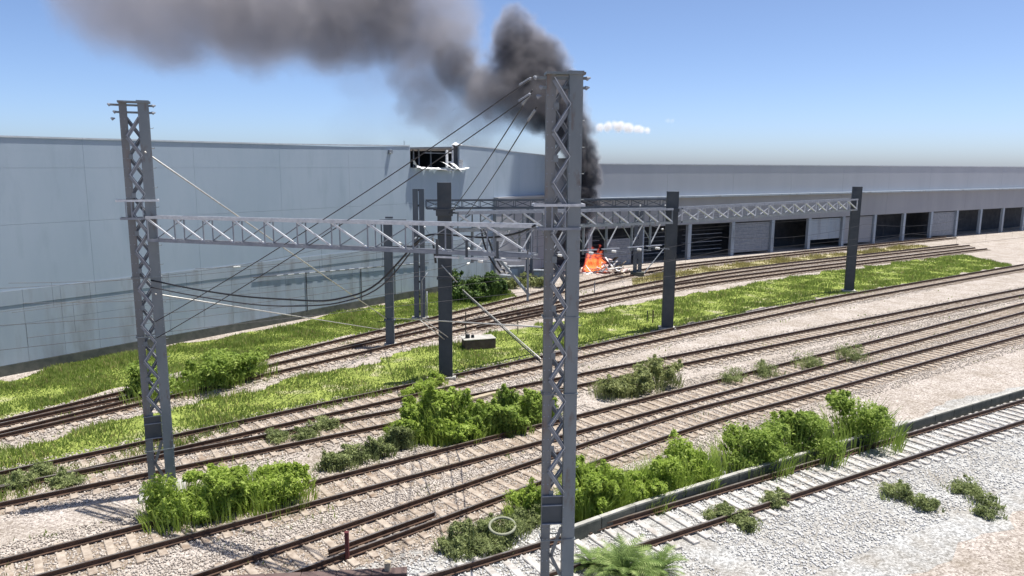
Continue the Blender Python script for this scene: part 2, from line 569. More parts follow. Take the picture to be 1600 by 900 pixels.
TURF = []
TURF.append(wavy_sheet('grass_verge', [(-30.03, 20.52), (-21.55, 30.55), (-9.15, 44.46), (-3.01, 50.79), (4.55, 58.27), (15.32, 68.42), (33.18, 82.41), (63.65, 104.15)],
                       [(-24.20, 20.03), (-17.55, 26.01), (-9.27, 36.68), (-2.48, 42.27), (3.99, 47.72), (11.06, 53.77), (29.62, 68.20), (62.84, 91.82)], 0.008, M['turf'], amp=0.9))
TURF.append(wavy_sheet('grass_verge', [(-32.52, 35.86), (-23.95, 47.09), (-13.87, 60.11), (-7.36, 68.64), (-1.54, 75.98)], [(-29.75, 26.51), (-21.73, 37.92), (-12.23, 50.89), (-5.56, 59.46), (0.41, 67.76)], 0.008, M['turf'], amp=0.9))
DRY = [wavy_sheet('dry_grass_verge', [(13.02, 79.02), (19.23, 84.92), (31.50, 94.15), (64.45, 116.20)], [(12.33, 73.97), (19.68, 81.39), (31.38, 90.78), (64.21, 112.55)], 0.010, M['drysoil'])]


def grass(name, areas, n, h, m, clumpy=0.5, wid=0.014, label=None):
    """upright blades spread over sheets given as (left, right) edge polylines"""
    P = []
    for l, r in areas:
        k = int(n / len(areas))
        w = np.linalg.norm(r - l, axis=1)
        mid = (l + r) / 2
        dens = w / np.maximum(8, mid[:, 1]) ** 1.0
        i = rng.choice(len(l), k, p=dens / dens.sum())
        i = np.minimum(i, len(l) - 2)
        u = rng.random(k)[:, None]
        f = rng.random(k)[:, None]
        a = l[i] + (l[i + 1] - l[i]) * u
        b = r[i] + (r[i + 1] - r[i]) * u
        P.append(a + (b - a) * f)
    P = np.concatenate(P)
    fld = np.sin(P[:, 0] * 1.3 + 2 * np.sin(P[:, 1] * .7)) * np.sin(P[:, 1] * 1.1 + 1.7 * np.sin(P[:, 0] * .5)) + rng.normal(0, .5, len(P))
    P = P[fld > -clumpy]
    n = len(P)
    patch = np.clip(1 + .8 * np.sin(P[:, 0] * .9 + 1.3 * np.sin(P[:, 1] * .6)) * np.sin(P[:, 1] * .8), .35, 2)
    hh = h * rng.uniform(.4, 1.5, n) * patch
    a = rng.uniform(0, 2 * np.pi, n)
    ln = rng.uniform(.1, .6, n) * hh
    b = rng.uniform(0, 2 * np.pi, n)
    w = wid * rng.uniform(.7, 1.8, n) * (1 + P[:, 1] / 45)
    base = np.c_[P, np.full(n, 0.0)]
    side = np.c_[np.cos(a), np.sin(a), np.zeros(n)] * w[:, None]
    tip = base + np.c_[np.cos(b) * ln, np.sin(b) * ln, hh]
    v = np.stack([base - side, base + side, tip], 1).reshape(-1, 3)
    f = np.arange(3 * n).reshape(-1, 3)
    o = np_mesh(name, v, f, m)
    tag(o, label, kind='stuff')
    return o


o = grass('grass', TURF, 190000, 0.16, M['blade'], 0.7, label='short yellow green grass on the strips between the tracks')
o['category'] = 'grass'
grass('grass_straw', TURF, 45000, 0.17, M['blade_dry'], -.1, label='straw coloured grass mixed into the green strips')['category'] = 'grass'


def track_edges(lines, offs, w):
    out = []
    for ln in lines:
        tt = tangents(ln)
        sn = np.c_[tt[:, 1], -tt[:, 0]]
        ok = (ln[:, 1] < 75) & (np.abs(ln[:, 0]) < ln[:, 1] * .78)
        for d in offs:
            out.append(((ln + sn * (d - w))[ok], (ln + sn * (d + w))[ok]))
    return out


o = grass('track_weeds', track_edges([la, lb, ld, le, lf, lg], (-1.9, 0.0, 1.9), .75), 42000, 0.13, M['blade'], -1.15, label='thin green weeds sprouting beside and between the rails')
o['category'] = 'weeds'
o = grass('dry_grass', DRY, 12000, 0.25, M['blade_dry'], 0.4, label='pale dry grass near the far building')
o['category'] = 'grass'


def stones(name, lines, n, lo, hi, size, m, ymax=60, label=None):
    P = []
    for ln in lines:
        t = tangents(ln)
        s = np.c_[t[:, 1], -t[:, 0]]
        ok = np.where((ln[:, 1] < ymax) & (np.abs(ln[:, 0]) < ln[:, 1] * .75))[0]
        i = rng.choice(ok, n, p=(1 / ln[ok, 1]) / (1 / ln[ok, 1]).sum())
        P.append(ln[i] + t[i] * rng.uniform(-.4, .4, (n, 1)) + s[i] * rng.uniform(lo, hi, (n, 1)))
    P = np.concatenate(P)
    n = len(P)
    r = size * rng.uniform(.5, 1.4, (n, 1, 1))
    base = np.array([(1, 0, 0), (0, 1, 0), (-1, 0, 0), (0, -1, 0), (0, 0, 1), (0, 0, -1)], float)
    v = base[None] * r * rng.uniform(.55, 1.2, (n, 6, 1))
    a = rng.uniform(0, 2 * np.pi, n)
    ca, sa = np.cos(a)[:, None], np.sin(a)[:, None]
    tilt = rng.uniform(-.6, .6, (n, 1))
    x, y, z = v[..., 0], v[..., 1], v[..., 2]
    z, x = z + x * tilt, x - z * tilt
    v = np.stack([x * ca - y * sa + P[:, :1], x * sa + y * ca + P[:, 1:], z + .02], -1).reshape(-1, 3)
    f = np.array([(0, 1, 4), (1, 2, 4), (2, 3, 4), (3, 0, 4), (1, 0, 5), (2, 1, 5), (3, 2, 5), (0, 3, 5)])
    F = (f[None] + 6 * np.arange(n)[:, None, None]).reshape(-1, 3)
    o = np_mesh(name, v, F, m)
    tag(o, label, 'gravel', kind='stuff')


stones('gravel', [la, lb], 26000, -2.4, 2.4, .045, M['stone'], label='tan broken ballast stones around the rusty tracks')
stones('white_gravel', [lc], 22000, -2.2, 4.5, .045, M['stone_white'], label='white ballast stones around the nearest track')
stones('grey_gravel', [ld, le], 15000, -2.0, 2.0, .05, M['stone'], ymax=75, label='ballast stones around the middle tracks')
stones('far_gravel', [lf, lg], 8000, -2.0, 2.0, .06, M['stone'], ymax=95, label='ballast stones around the far tracks')

# ------------------------------------------------------------------ warehouse, long blue-grey wall
W0 = np.array([-13.72, 60.97])
WD = np.array([.611, .792])
WN = np.array([.792, -.611])                     # outwards, towards the tracks


def WP(s, z, o=0.0):
    q = W0 + WD * s + WN * o
    return Vector((q[0], q[1], z))


def slab(mb, s0, s1, z0a, z1a, o0, o1, z0b=None, z1b=None, mi=0):
    """wall block from s0 to s1 along the wall; top and bottom may slope"""
    z0b = z0a if z0b is None else z0b
    z1b = z1a if z1b is None else z1b
    vs = [WP(s0, z0a, o0), WP(s1, z0b, o0), WP(s1, z1b, o0), WP(s0, z1a, o0), WP(s0, z0a, o1), WP(s1, z0b, o1), WP(s1, z1b, o1), WP(s0, z1a, o1)]
    return mb.add(vs, [(0, 3, 2, 1), (4, 5, 6, 7), (0, 1, 5, 4), (1, 2, 6, 5), (2, 3, 7, 6), (3, 0, 4, 7)], mi)


def top_z(s):
    return float(np.interp(s, [-60, 0.5, 7.4, 14, 19.2, 22.3, 27.9, 34], [13.5, 13.55, 13.72, 13.95, 13.74, 13.43, 13.16, 12.9]))


wh = thing('warehouse', 'long blue grey warehouse with a torn opening near its roof', 'building', (0, 0, 0))
cols = [-38, -32, -26, -20, -13, -6.2, 0.4, 7.42, 14.02, 19.25, 23.6, 28.6]
G2 = 0.005
for a, b in zip(cols[:-1], cols[1:]):
    ta, tb = top_z(a), top_z(b)
    hole = abs(a - 7.42) < .01
    zs = [(11.84, ta, 11.84, tb), (8.65, 11.84, 8.65, 11.84), (4.9, 8.65, 4.9, 8.65)]
    for k, (z0a, z1a, z0b, z1b) in enumerate(zs):
        if hole and k == 0:
            continue
        mb = MB()
        slab(mb, a + G2, b - G2, z0a + G2, z1a - G2, -.14, 0.0 if k != 2 or a < 19 else 0.35, z0b + G2, z1b - G2)
        mb.build('wall_panel', M['clad_mauve'] if (k == 2 and a > 19) else M['clad'], wh)
    # lower cladding in narrower sheets with a batten between the rows
    n = 3
    for q in range(n):
        s0, s1 = a + (b - a) * q / n, a + (b - a) * (q + 1) / n
        for z0, z1 in ((.62, 2.9), (2.9, 4.05), (4.05, 4.9)):
            mb = MB()
            slab(mb, s0 + .006, s1 - .006, z0 + .006, z1 - .006, -.14, (.02 if z0 < 3 else .05) if a < 19 else .3)
            mb.build('lower_panel', M['clad_low'] if a < 19 else M['clad_mauve'], wh)
mb = MB()
for a, b in ((-38, 7.42), (14.02, 28.6)):
    ss = [a] + [c for c in (-20, 0.5, 7, 14.02, 19.2, 22.3) if a < c < b] + [b]
    for s0, s1 in zip(ss[:-1], ss[1:]):
        slab(mb, s0, s1, 0, top_z(s0) - .02, -.40, -.146, 0, top_z(s1) - .02)
slab(mb, 7.42, 14.02, 0, 11.83, -.40, -.146)
mb.build('wall_core', M['clad_low'], wh)
mb = MB()
slab(mb, -38, 28.6, 0, .60, -.139, .06)
mb.build('base_band', M['concrete_dark'], wh)  # dark band along the foot of the wall
for s0, s1 in ((-38, -20), (-20, -6.2), (-6.2, 7.35), (14.1, 19.25), (19.25, 23.6), (23.6, 28.7)):
    mb = MB()
    slab(mb, s0 + .01, s1 - .01, top_z(s0), top_z(s0) + .10, -.42, .05, top_z(s1), top_z(s1) + .10)
    mb.build('roof_flashing', M['flash'], wh)
# roof, end wall, dark room behind the torn opening
mb = MB()
ss = [-38, -20, 0.5, 7, 14, 19.2, 22.3, 28.6]
for s0, s1 in zip(ss[:-1], ss[1:]):
    slab(mb, s0, s1, top_z(s0) - .25, top_z(s0) - .12, -45, -.41, top_z(s1) - .25, top_z(s1) - .12)
mb.build('roof', M['roof'], wh)
mb = MB()
slab(mb, 7.2, 14.25, 11.45, 11.75, -6, -.41)
slab(mb, 7.0, 7.2, 11.45, 13.45, -6, -.41)
slab(mb, 14.25, 14.45, 11.45, 13.45, -6, -.41)
slab(mb, 7.0, 14.45, 11.45, 13.45, -6.3, -6)
mb.build('room_lining', M['dark'], wh)
# frame left standing in the opening
for s in (7.65, 9.3, 10.0, 11.6):
    fr = MB()
    slab(fr, s, s + .10, 11.85, 13.5, -1.6, -1.5)
    fr.build('opening_stud', M['galv_dull'], wh)
fr = MB()
slab(fr, 7.44, 13.9, 13.50, 13.64, -.4, -.28, 13.70, 13.84)
fr.build('opening_head', M['post_grey'], wh)
fr = MB()
slab(fr, 10.0, 13.0, 13.15, 13.23, -.9, -.8)
fr.build('opening_head', M['galv_dull'], wh)
for s0, s1, z0, z1 in ((12.35, 12.62, 11.85, 13.5), (13.22, 13.36, 11.85, 13.9), (12.62, 13.2, 12.3, 12.42), (12.62, 13.2, 13.2, 13.32)):
    fr = MB()
    slab(fr, s0, s1, z0, z1, -.3, -.18)
    fr.build('opening_stud', M['foam'], wh)
fr = MB()
slab(fr, 13.4, 13.98, 11.85, 14.0, -.36, -.22, 11.85, 13.85)
fr.build('torn_jamb', M['dark'], wh)


def torn_sheet(pts, o, m, n=9):
    """a ragged bent strip of lining hanging on the wall face: pts are (s, z, half width)"""
    P = np.array(pts, float)
    u = np.linspace(0, len(P) - 1, n)
    S, Z, Wd = (np.interp(u, range(len(P)), P[:, q]) for q in range(3))
    mb = MB()
    for q in range(n):
        k1, k2 = rr0.uniform(.5, 1.2), rr0.uniform(.5, 1.2)
        oo = o + rr0.uniform(0, .16)
        for dz, do in ((-Wd[q] * k1, .42), (0, .26), (Wd[q] * k2, 0.0)):
            mb.v.append(tuple(WP(S[q] + rr0.uniform(-.05, .05), Z[q] + dz, oo + do)))
            mb.v.append(tuple(WP(S[q] + rr0.uniform(-.05, .05), Z[q] + dz - .02, oo + do - .05)))
    for q in range(n - 1):
        for k in range(2):
            a0 = q * 6 + k * 2
            mb.f += [(a0, a0 + 6, a0 + 8, a0 + 2), (a0 + 1, a0 + 3, a0 + 9, a0 + 7)]
    mb.mi = [0] * len(mb.f)
    mb.build('torn_lining', m, wh)


rr0 = random.Random(3)
for pts, oo in (([(7.5, 12.5, .05), (7.8, 12.1, .22), (8.6, 11.80, .14)], .0), ([(8.3, 11.84, .08), (9.6, 11.80, .11), (11.0, 11.76, .10)], .0), ([(10.9, 11.74, .07), (12.2, 11.62, .06), (13.0, 11.62, .10)], .0),
                ([(11.2, 12.38, .10), (12.1, 12.05, .15), (12.9, 11.7, .10)], .05), ([(12.6, 12.15, .12), (13.2, 11.95, .30), (13.7, 11.62, .18)], .1), ([(13.3, 11.66, .08), (14.2, 11.74, .06), (15.0, 11.86, .03)], 0),
                ([(13.2, 14.0, .06), (13.7, 14.12, .12), (14.1, 14.05, .05)], -.25), ([(13.9, 11.9, .05), (13.98, 12.3, .10), (13.9, 12.6, .04)], .02)):
    torn_sheet(pts, oo, M['foam'])
# small fittings on the wall
mb = MB()
mb.tube([WP(6.9, 13.6, -.2), WP(6.9, 14.2, -.2)], .02)
mb.tube([WP(6.9, 13.6, -.2), WP(7.15, 13.8, -.2)], .015)
mb.build('roof_mast', M['wire'], wh)
mb = MB()
mb.box(WP(4.9, 13.2, .12), (.34, .3, .3), Matrix.Rotation(R(40), 3, 'Z'))
mb.bar(WP(5.1, 13.35, .05), WP(4.8, 13.05, .25), .12, .12)
mb.build('wall_lamp', M['galv_dull'], wh)
mb = MB()
for i in range(16):
    s = -7 + i * 1.0
    mb.tube([WP(s, 3.75 - .04 * i, .12), WP(s + .55, 3.73 - .04 * i, .12)], .032, 6)
tag(mb.build('wall_conduit', M['galv'], wh), kind='stuff')
mb = MB()
mb.tube([WP(-9, 3.82, .10), WP(9.5, 3.05, .10)], .03, 6)
for s in (-4.3, 1.3, 5.2):
    mb.tube([WP(s, 3.5 - .04 * s, .08), WP(s, .6, .08)], .035, 6)
mb.build('wall_pipe', M['wire'], wh)
mb = MB()
slab(mb, 19.25, 28.6, 8.62, 8.82, .01, .62)
mb.build('ledge', M['clad_mauve'], wh)
# rounded return joining the second building
ring = [WP(28.6, 0), Vector((6.2, 85.2, 0)), Vector((8.2, 86.6, 0)), Vector((9.9, 87.6, 0))]
mb = MB()
for p, q in zip(ring[:-1], ring[1:]):
    d = (q - p).normalized()
    n = Vector((-d.y, d.x, 0)) * .3
    za, zb = (12.9, 12.9)
    mb.add([v + Vector((0, 0, 4.9)) for v in (p, q, q + n, p + n)] + [v + Vector((0, 0, za)) for v in (p, q, q + n, p + n)], [(3, 2, 1, 0), (4, 5, 6, 7), (0, 1, 5, 4), (1, 2, 6, 5), (2, 3, 7, 6), (3, 0, 4, 7)])
mb.build('corner_wall', M['clad_mauve'], wh)
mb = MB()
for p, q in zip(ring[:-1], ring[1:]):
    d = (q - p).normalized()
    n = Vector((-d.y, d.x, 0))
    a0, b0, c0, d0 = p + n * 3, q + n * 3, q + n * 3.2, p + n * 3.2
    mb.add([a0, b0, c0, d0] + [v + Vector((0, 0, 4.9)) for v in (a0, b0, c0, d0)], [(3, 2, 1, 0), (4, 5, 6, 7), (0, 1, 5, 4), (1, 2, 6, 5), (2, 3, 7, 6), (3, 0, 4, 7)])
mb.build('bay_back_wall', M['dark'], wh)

# ------------------------------------------------------------------ second building behind the fire
W0 = np.array([9.8, 87.5])
WD = np.array([.848, .53])
WN = np.array([.53, -.848])
b2 = thing('depot_building', 'flat roofed grey depot with dark loading bays behind the fire', 'building')
for i in range(10):
    a, b = -0.6 + i * 12, -0.6 + (i + 1) * 12
    mb = MB()
    slab(mb, a + .01, b - .01, 8.35, 12.22, -.3, 0)
    mb.build('wall_panel', M['clad_right'], b2)
    mb = MB()
    slab(mb, a + .01, b - .01, 4.6, 8.10, -.3, -.05)
    mb.build('wall_panel', M['clad_mauve'], b2)
mb = MB()
slab(mb, -1.2, 119.4, 8.12, 8.34, -.35, .75)
mb.build('ledge', M['clad_low'], b2)
mb = MB()
slab(mb, -1.2, 119.4, 12.22, 12.34, -.4, .06)
mb.build('roof_flashing', M['flash'], b2)
mb = MB()
slab(mb, -1.2, 119.4, 11.3, 11.42, -40, -.41)
mb.build('roof', M['roof'], b2)
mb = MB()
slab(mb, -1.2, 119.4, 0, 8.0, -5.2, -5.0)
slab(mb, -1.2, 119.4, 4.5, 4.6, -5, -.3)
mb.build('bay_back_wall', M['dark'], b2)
for i in range(14):
    s = -0.6 + i * 8.2
    mb = MB()
    slab(mb, s - .3, s + .3, 0, 4.59, -.5, -.06)
    mb.build('pillar', M['clad_low'], b2)
mb = MB()
for i in range(13):
    slab(mb, 1.8, 6.1, .03 + i * .25, .03 + i * .25 + .235, -.45, -.35 + .03 * (i % 2))
mb.build('roller_door', M['galv_dull'], b2)
for q, (s0, s1, hh, mm) in enumerate(((24.4, 31.8, 4.3, 'galv_dull'), (40.8, 48.2, 3.2, 'clad_low'), (48.9, 56.4, 4.3, 'clad_mauve'), (73.6, 81, 4.3, 'galv_dull'))):
    mb = MB()
    n = int(hh / .24)
    for i in range(n):
        slab(mb, s0, s1, 4.4 - i * .24 - .23, 4.4 - i * .24, -.5, -.38 + .03 * (i % 2))
    mb.build('roller_door', M[mm], b2)
for i in range(7):
    for (s0, s1) in ((-.3, 1.6), (6.6, 14.6), (15.6, 23)):
        mb = MB()
        z = .5 + i * .52
        mb.bar(WP(s0, z, -1.2), WP(s1, z, -1.2), .25, .07)
        mb.build('rack_rail', M['galv_dull'] if i % 2 else M['post_dark'], b2)


# ------------------------------------------------------------------ lattice masts
def lattice_mast(label, loc, rz, h, cap=True):
    t = thing('lattice_mast', label, 'mast', loc, rz, 'lattice masts of the near portal')
    # right channel stands proud, left channel set back, zigzag lacing between
    mb = MB()
    mb.box((.295, -.20, h / 2), (.35, .016, h)).box((.128, -.095, h / 2), (.016, .194, h)).box((.462, -.095, h / 2), (.016, .194, h))
    mb.build('channel', M['steel'], t)
    mb = MB()
    mb.box((-.335, -.10, h / 2), (.24, .016, h)).box((-.447, .0, h / 2), (.016, .184, h)).box((-.223, .0, h / 2), (.016, .184, h))
    mb.build('channel', M['steel_rust'], t)
    half = 0.665
    n = int((h - 3.15) / half)
    for y, ph in ((-.135, 0), (.12, 1)):
        for i in range(n):
            z = 3.12 + i * half
            a, b = ((-.27, .16) if (i + ph) % 2 else (.16, -.27))
            m2 = MB()
            m2.bar((a, y, z), (b, y, z + half), .012, .13, up=(0, 0, 1))
            m2.build('lacing_bar', M['galv_dull'], t)
            # edge leg in brighter steel stands in for the highlight on each bar
            m3 = MB()
            m3.bar((a, y - .045, z + .055), (b, y - .045, z + half + .055), .075, .012)
            m3.build('lacing_highlight', M['galv'], t)
    for z in (2.22, 2.78, 3.06):
        mb = MB()
        mb.box((-.16, -.165, z), (.60, .05, .025))
        mb.build('stiffener', M['galv_dull'], t)
    mb = MB()
    mb.box((-.17, -.135, 2.64), (.57, .012, .86))
    mb.build('base_plate', M['post_dark'], t)
    mb = MB()
    mb.bar((-.20, -.14, 1.2), (.10, -.14, 2.1), .012, .10).bar((.10, -.14, .6), (-.22, -.14, 1.3), .012, .10)
    mb.build('lacing_bar', M['steel_rust'], t)
    for z in (1.75, 6.05, 8.2):
        mb = MB()
        for sx, sy, dx, dy in ((0, -.225, .99, .022), (0, .17, .99, .022), (-.485, -.03, .022, .42), (.485, -.03, .022, .42)):
            mb.box((sx, sy, z), (dx, dy, .03))
        mb.build('clamp_band', M['steel'], t)
    mb = MB()
    mb.box((0, -.02, -.1), (1.6, 1.4, .5))
    mb.build('footing', M['concrete'], t, bevel=.03)
    # collar plates where the portal beam is fixed
    for z, w, mm in ((h - 3.33, 1.30, M['galv']), (h - 3.95, 1.10, M['galv_dull'])):
        mb = MB()
        mb.box((-.10, -.24, z), (w, .05, .07)).box((-.10, .22, z), (w, .05, .07)).box((-.10 - w / 2, -.01, z), (.06, .5, .07)).box((-.1 + w / 2, -.01, z), (.06, .5, .07))
        mb.build('collar', mm, t)
    for x in (-.48, -.30, .05):
        mb = MB()
        mb.box((x, -.25, h - 3.64), (.035, .03, .56))
        mb.build('hanger', M['galv_dull'], t)
    mb = MB()
    z = .4
    while z < h - .3:
        for x, y in ((.14, -.211), (.43, -.211), (-.43, -.111), (-.30, -.111)):
            mb.box((x, y, z), (.032, .014, .032), Matrix.Rotation(.6, 3, 'Y'))
        z += half / 2
    tag(mb.build('rivets', M['galv_dull'], t), kind='stuff')
    for q in range(16):
        mb = MB()
        mb.tube([(.47, -.12, 3.2 + q * .68), (.56, -.12, 3.2 + q * .68), (.565, -.12, 3.24 + q * .68)], .011, 5)
        mb.build('step_bolt', M['steel'], t)
    for q in range(0, n, 2):
        mb = MB()
        mb.box((-.20, -.118, 3.12 + q * half), (.13, .012, .17))
        mb.build('gusset', M['steel'], t)
    if cap:
        mb = MB()
        mb.box((.02, -.03, h + .03), (1.02, .46, .06)).box((.285, -.1, h + .075), (.40, .3, .03))
        mb.build('cap_plate', M['steel'], t)
        mb = MB()
        mb.bar((-.75, -.05, h - .08), (.60, -.05, h - .08), .07, .07).bar((-.55, -.05, h - .32), (.58, -.05, h - .32), .07, .07)
        mb.build('cross_arm', M['steel'], t)
        for x, z in ((.60, h - .08), (.58, h - .32), (-.75, h - .08), (-.6, h - .32), (-.68, h - .55)):
            mb = MB()
            mb.tube([(x - .03, -.05, z - .02), (x, -.05, z), (x + .04, -.05, z + .01), (x + .09, -.05, z + .02)], [.05, .06, .035, .02], 8)
            mb.build('insulator', M['galv_dull'], t)
    return t


MAST = Vector((1.34, 19.65, 0))
m1 = lattice_mast('tall grey lattice mast in the foreground', MAST, R(6), 14.55)
m1.rotation_euler.y = R(-0.15)
lattice_mast('lattice mast at the left end of the near portal beam', (-13.07, 26.01, 0), R(25), 14.25)


# ------------------------------------------------------------------ portal beams
def truss(label, p0, p1, h, depth, panel, mats, chord=.08, brace=.045, each=True, group='lattice portal beams', extra=None):
    p0, p1 = Vector(p0), Vector(p1)                # top chord centre line ends
    d = p1 - p0
    L = d.length
    d.normalize()
    side = Vector((d.y, -d.x, 0)).normalized()
    if side.y > 0:
        side = -side                                # towards the camera
    t = thing('portal_beam', label, 'beam', group=group)
    dn = Vector((0, 0, -h))
    for sg in (0, 1):
        for q, bot in ((1, 0), (-1, 0), (1, 1), (-1, 1)):
            if sg:
                continue
            mb = MB()
            o = side * depth / 2 * q + dn * bot
            mb.bar(p0 + o, p1 + o, chord, chord)
            mb.bar(p0 + o + side * q * chord * .62, p1 + o + side * q * chord * .62, .012, chord * 1.3)
            mb.build('chord', mats[0] if not bot else mats[1], t)
    n = max(2, round(L / panel))
    joined = MB()
    for i in range(n + 1):
        for q in (1, -1):
            o = side * (depth / 2 - .01) * q
            a = p0.lerp(p1, i / n) + o
            bars = [(a - Vector((0, 0, chord / 2)), a + dn + Vector((0, 0, chord / 2)), 1)]
            if i < n:
                b = p0.lerp(p1, (i + 1) / n) + o
                lo, hi = (a, b) if (q == 1) == (d.x > 0) else (b, a)
                bars.append((lo + Vector((0, 0, -chord / 2)), hi + dn + Vector((0, 0, chord / 2)), 2 if q == 1 else 3))
            for x, y, mi in bars:
                w = brace * (1.2, 1.0, 1.25, .75)[mi]
                mi = 1 if mi == 3 else mi
                if each:
                    mb = MB()
                    mb.bar(x, y, w, w)
                    mb.build('brace', mats[mi], t)
                else:
                    joined.bar(x, y, w, w)
        for z in (Vector((0, 0, 0)), dn):
            a = p0.lerp(p1, i / n) + z
            if each:
                mb = MB()
                mb.bar(a + side * (depth / 2 - chord / 2), a - side * (depth / 2 - chord / 2), brace, brace)
                mb.build('cross_tie', mats[1], t)
    if not each:
        tag(joined.build('braces', mats[2], t), kind='stuff')
    return t, d, side


GV = (M['galv'], M['galv_dull'], M['galv'])
t1, d1, s1 = truss('grey lattice beam joined to the left side of the foreground mast', (0.60, 19.81, 10.645), (-12.64, 25.81, 10.36), .80, .42, 1.3, GV, chord=.07, brace=.04)
# lamps / trough channels fixed below the beam near the mast
for k, (u0, u1) in enumerate(((.3, 1.05), (1.25, 2.0), (2.2, 2.95))):
    a = Vector((0.60, 19.81, 9.72)) + d1 * u0 + s1 * .25
    b = Vector((0.60, 19.81, 9.72)) + d1 * u1 + s1 * .25
    mb = MB()
    mb.bar(a, b, .10, .05)
    mb.build('tray', M['galv'], t1)
    mb = MB()
    mid = a.lerp(b, .92)
    mb.bar(mid, mid + Vector((0, 0, .5)), .07, .07)
    mb.build('hanger', M['post_dark'], t1)
# knee brace under the beam at the mast
mb = MB()
q = Vector((0.60, 19.81, 9.72)) + s1 * .2
mb.bar(q + d1 * 1.0 + Vector((0, 0, .05)), q + d1 * .05 + Vector((0, 0, -.95)), .06, .06)
mb.bar(q + d1 * .1 + Vector((0, 0, .3)), q + d1 * .1 + Vector((0, 0, -1.1)), .06, .06)
mb.build('knee_brace', M['steel'], t1)

POST_A = Vector((-3.78, 41.0, 0))
POST_B = Vector((11.72, 54.26, 0))
P2a, P2b = Vector((-3.28, 41.13, 9.55)), Vector((11.28, 53.55, 9.12))
GD = (M['galv_dull'], M['steel'], M['galv'])
t2, d2, s2 = truss('lattice beam from the dark post to the post at the right', P2a, P2b, .98, .8, 1.55, GD, chord=.12, brace=.08)
t3, d3, s3 = truss('farthest thin lattice beam, in front of the warehouse wall', (-6.68, 57.2, 9.42), (13.83, 62.28, 9.43), .62, .6, 1.4, (M['post_grey'], M['post_grey'], M['post_grey']), chord=.10, brace=.05, each=False)
t4, d4, s4 = truss('lattice beam running on beyond the right hand post', (12.2, 54.51, 9.1), (32.85, 71.41, 9.1), .98, .8, 1.9, GD, chord=.12, brace=.08, each=False)
# insulators standing on the far beams
for px, Y in ((982, 61.0), (1039, 62.0), (1000, 61.4)):
    p = at(px, 325, Y)
    mb = MB()
    mb.tube([p + Vector((0, 0, -.3)), p, p + Vector((0, 0, .06)), p + Vector((0, 0, .12)), p + Vector((0, 0, .3))], [.03, .08, .05, .09, .03], 8)
    mb.build('insulator', M['insul'], t3)


# ------------------------------------------------------------------ posts
def h_post(name, label, loc, w, d, h, m, rz=0.0, slot=False, cap=None):
    t = thing(name, label, 'post', loc, rz, 'steel posts of the overhead line')
    mb = MB()
    if slot:                                       # two channels with a slot between
        for sg in (-1, 1):
            c = MB()
            c.box((sg * w * .28, -d / 2, h / 2), (w * .44, .02, h)).box((sg * w * .49, -.01, h / 2), (.02, d - .02, h)).box((sg * w * .07, -.01, h / 2), (.02, d - .02, h))
            c.build('channel', m, t)
        z = .6
        while z < h:
            c = MB()
            c.box((0, d / 2 - .02, z), (w * .96, .015, .16))
            c.build('batten', m, t)
            z += 1.2
    else:                                          # plated box column with edge lips
        mb.box((0, 0, h / 2), (w - .06, d - .04, h - .01))
        mb.build('web', m, t)
        for sg in (-1, 1):
            c = MB()
            c.box((sg * (w / 2 - .015), 0, h / 2), (.03, d, h))
            c.build('flange', m, t)
    mb = MB()
    mb.box((0, 0, .05), (w * 1.5, d * 1.6, .3))
    mb.build('footing', M['concrete'], t, bevel=.03)
    if cap:
        for z, cw, ch in cap:
            mb = MB()
            mb.box((0, -.02, z), (cw, d * 1.25, ch))
            mb.build('bracket', m, t)
    return t


h_post('portal_post', 'broad dark post standing at the edge of the grass strip', POST_A, .77, .5, 11.23, M['post_dark'], R(3), cap=((9.55, .92, .30), (9.75, 1.2, .08), (5.9, .9, .10)))
h_post('portal_post', 'twin channel grey post in front of the warehouse wall', (-7.29, 57.31, 0), .88, .5, 10.29, M['post_grey'], R(4), slot=True)
pb = h_post('short_post', 'slim grey post ending in a square bracket, left', (-8.22, 48.56, 0), .56, .4, 8.5, M['post_grey'], R(4), cap=((1.85, .75, .06), (6.7, .7, .08)))
for (c, s) in (((.35, -.1, 8.55), (1.75, .12, .10)), ((.1, -.1, 8.72), (.5, .1, .12)), ((.55, -.1, 6.75), (1.9, .14, .22)), ((-.42, -.1, 7.7), (.08, .1, 1.8))):
    mb = MB()
    mb.box(c, s)
    mb.build('bracket', M['post_grey'], pb)
h_post('portal_post', 'broad dark post at the right on the grass strip', POST_B, .84, .55, 10.35, M['post_dark'], R(-6), cap=((9.0, .98, .25),))
pc = h_post('yard_post', 'grey post with a dark base in front of the loading bays', (13.93, 81.16, 0), .95, .5, 7.7, M['post_grey'], R(-8), slot=True)
mb = MB()
mb.box((0, -.1, .25), (1.5, 1.0, .5))
mb.build('base_block', M['concrete_dark'], pc, bevel=.03)
h_post('yard_post', 'grey post behind the foreground mast near the junk', (1.8, 75.87, 0), .72, .5, 7.8, M['post_grey'], R(-5), slot=True)
h_post('yard_post', 'grey post half hidden by the right hand dark post', (17.88, 83.78, 0), .8, .5, 7.4, M['post_grey'], R(-8), slot=True)
h_post('portal_post', 'dark post far to the right carrying the beam end', (33.29, 71.74, 0), .84, .55, 10.3, M['post_dark'], R(-15))
# sloping stay at the yard post
mb = MB()
mb.tube([(14.7, 81.2, .3), (17.5, 83.0, 3.3)], .06, 6)
tag(mb.build('stay_pole', M['galv_dull']), 'sloping grey stay rising right from the yard post foot', 'stay')
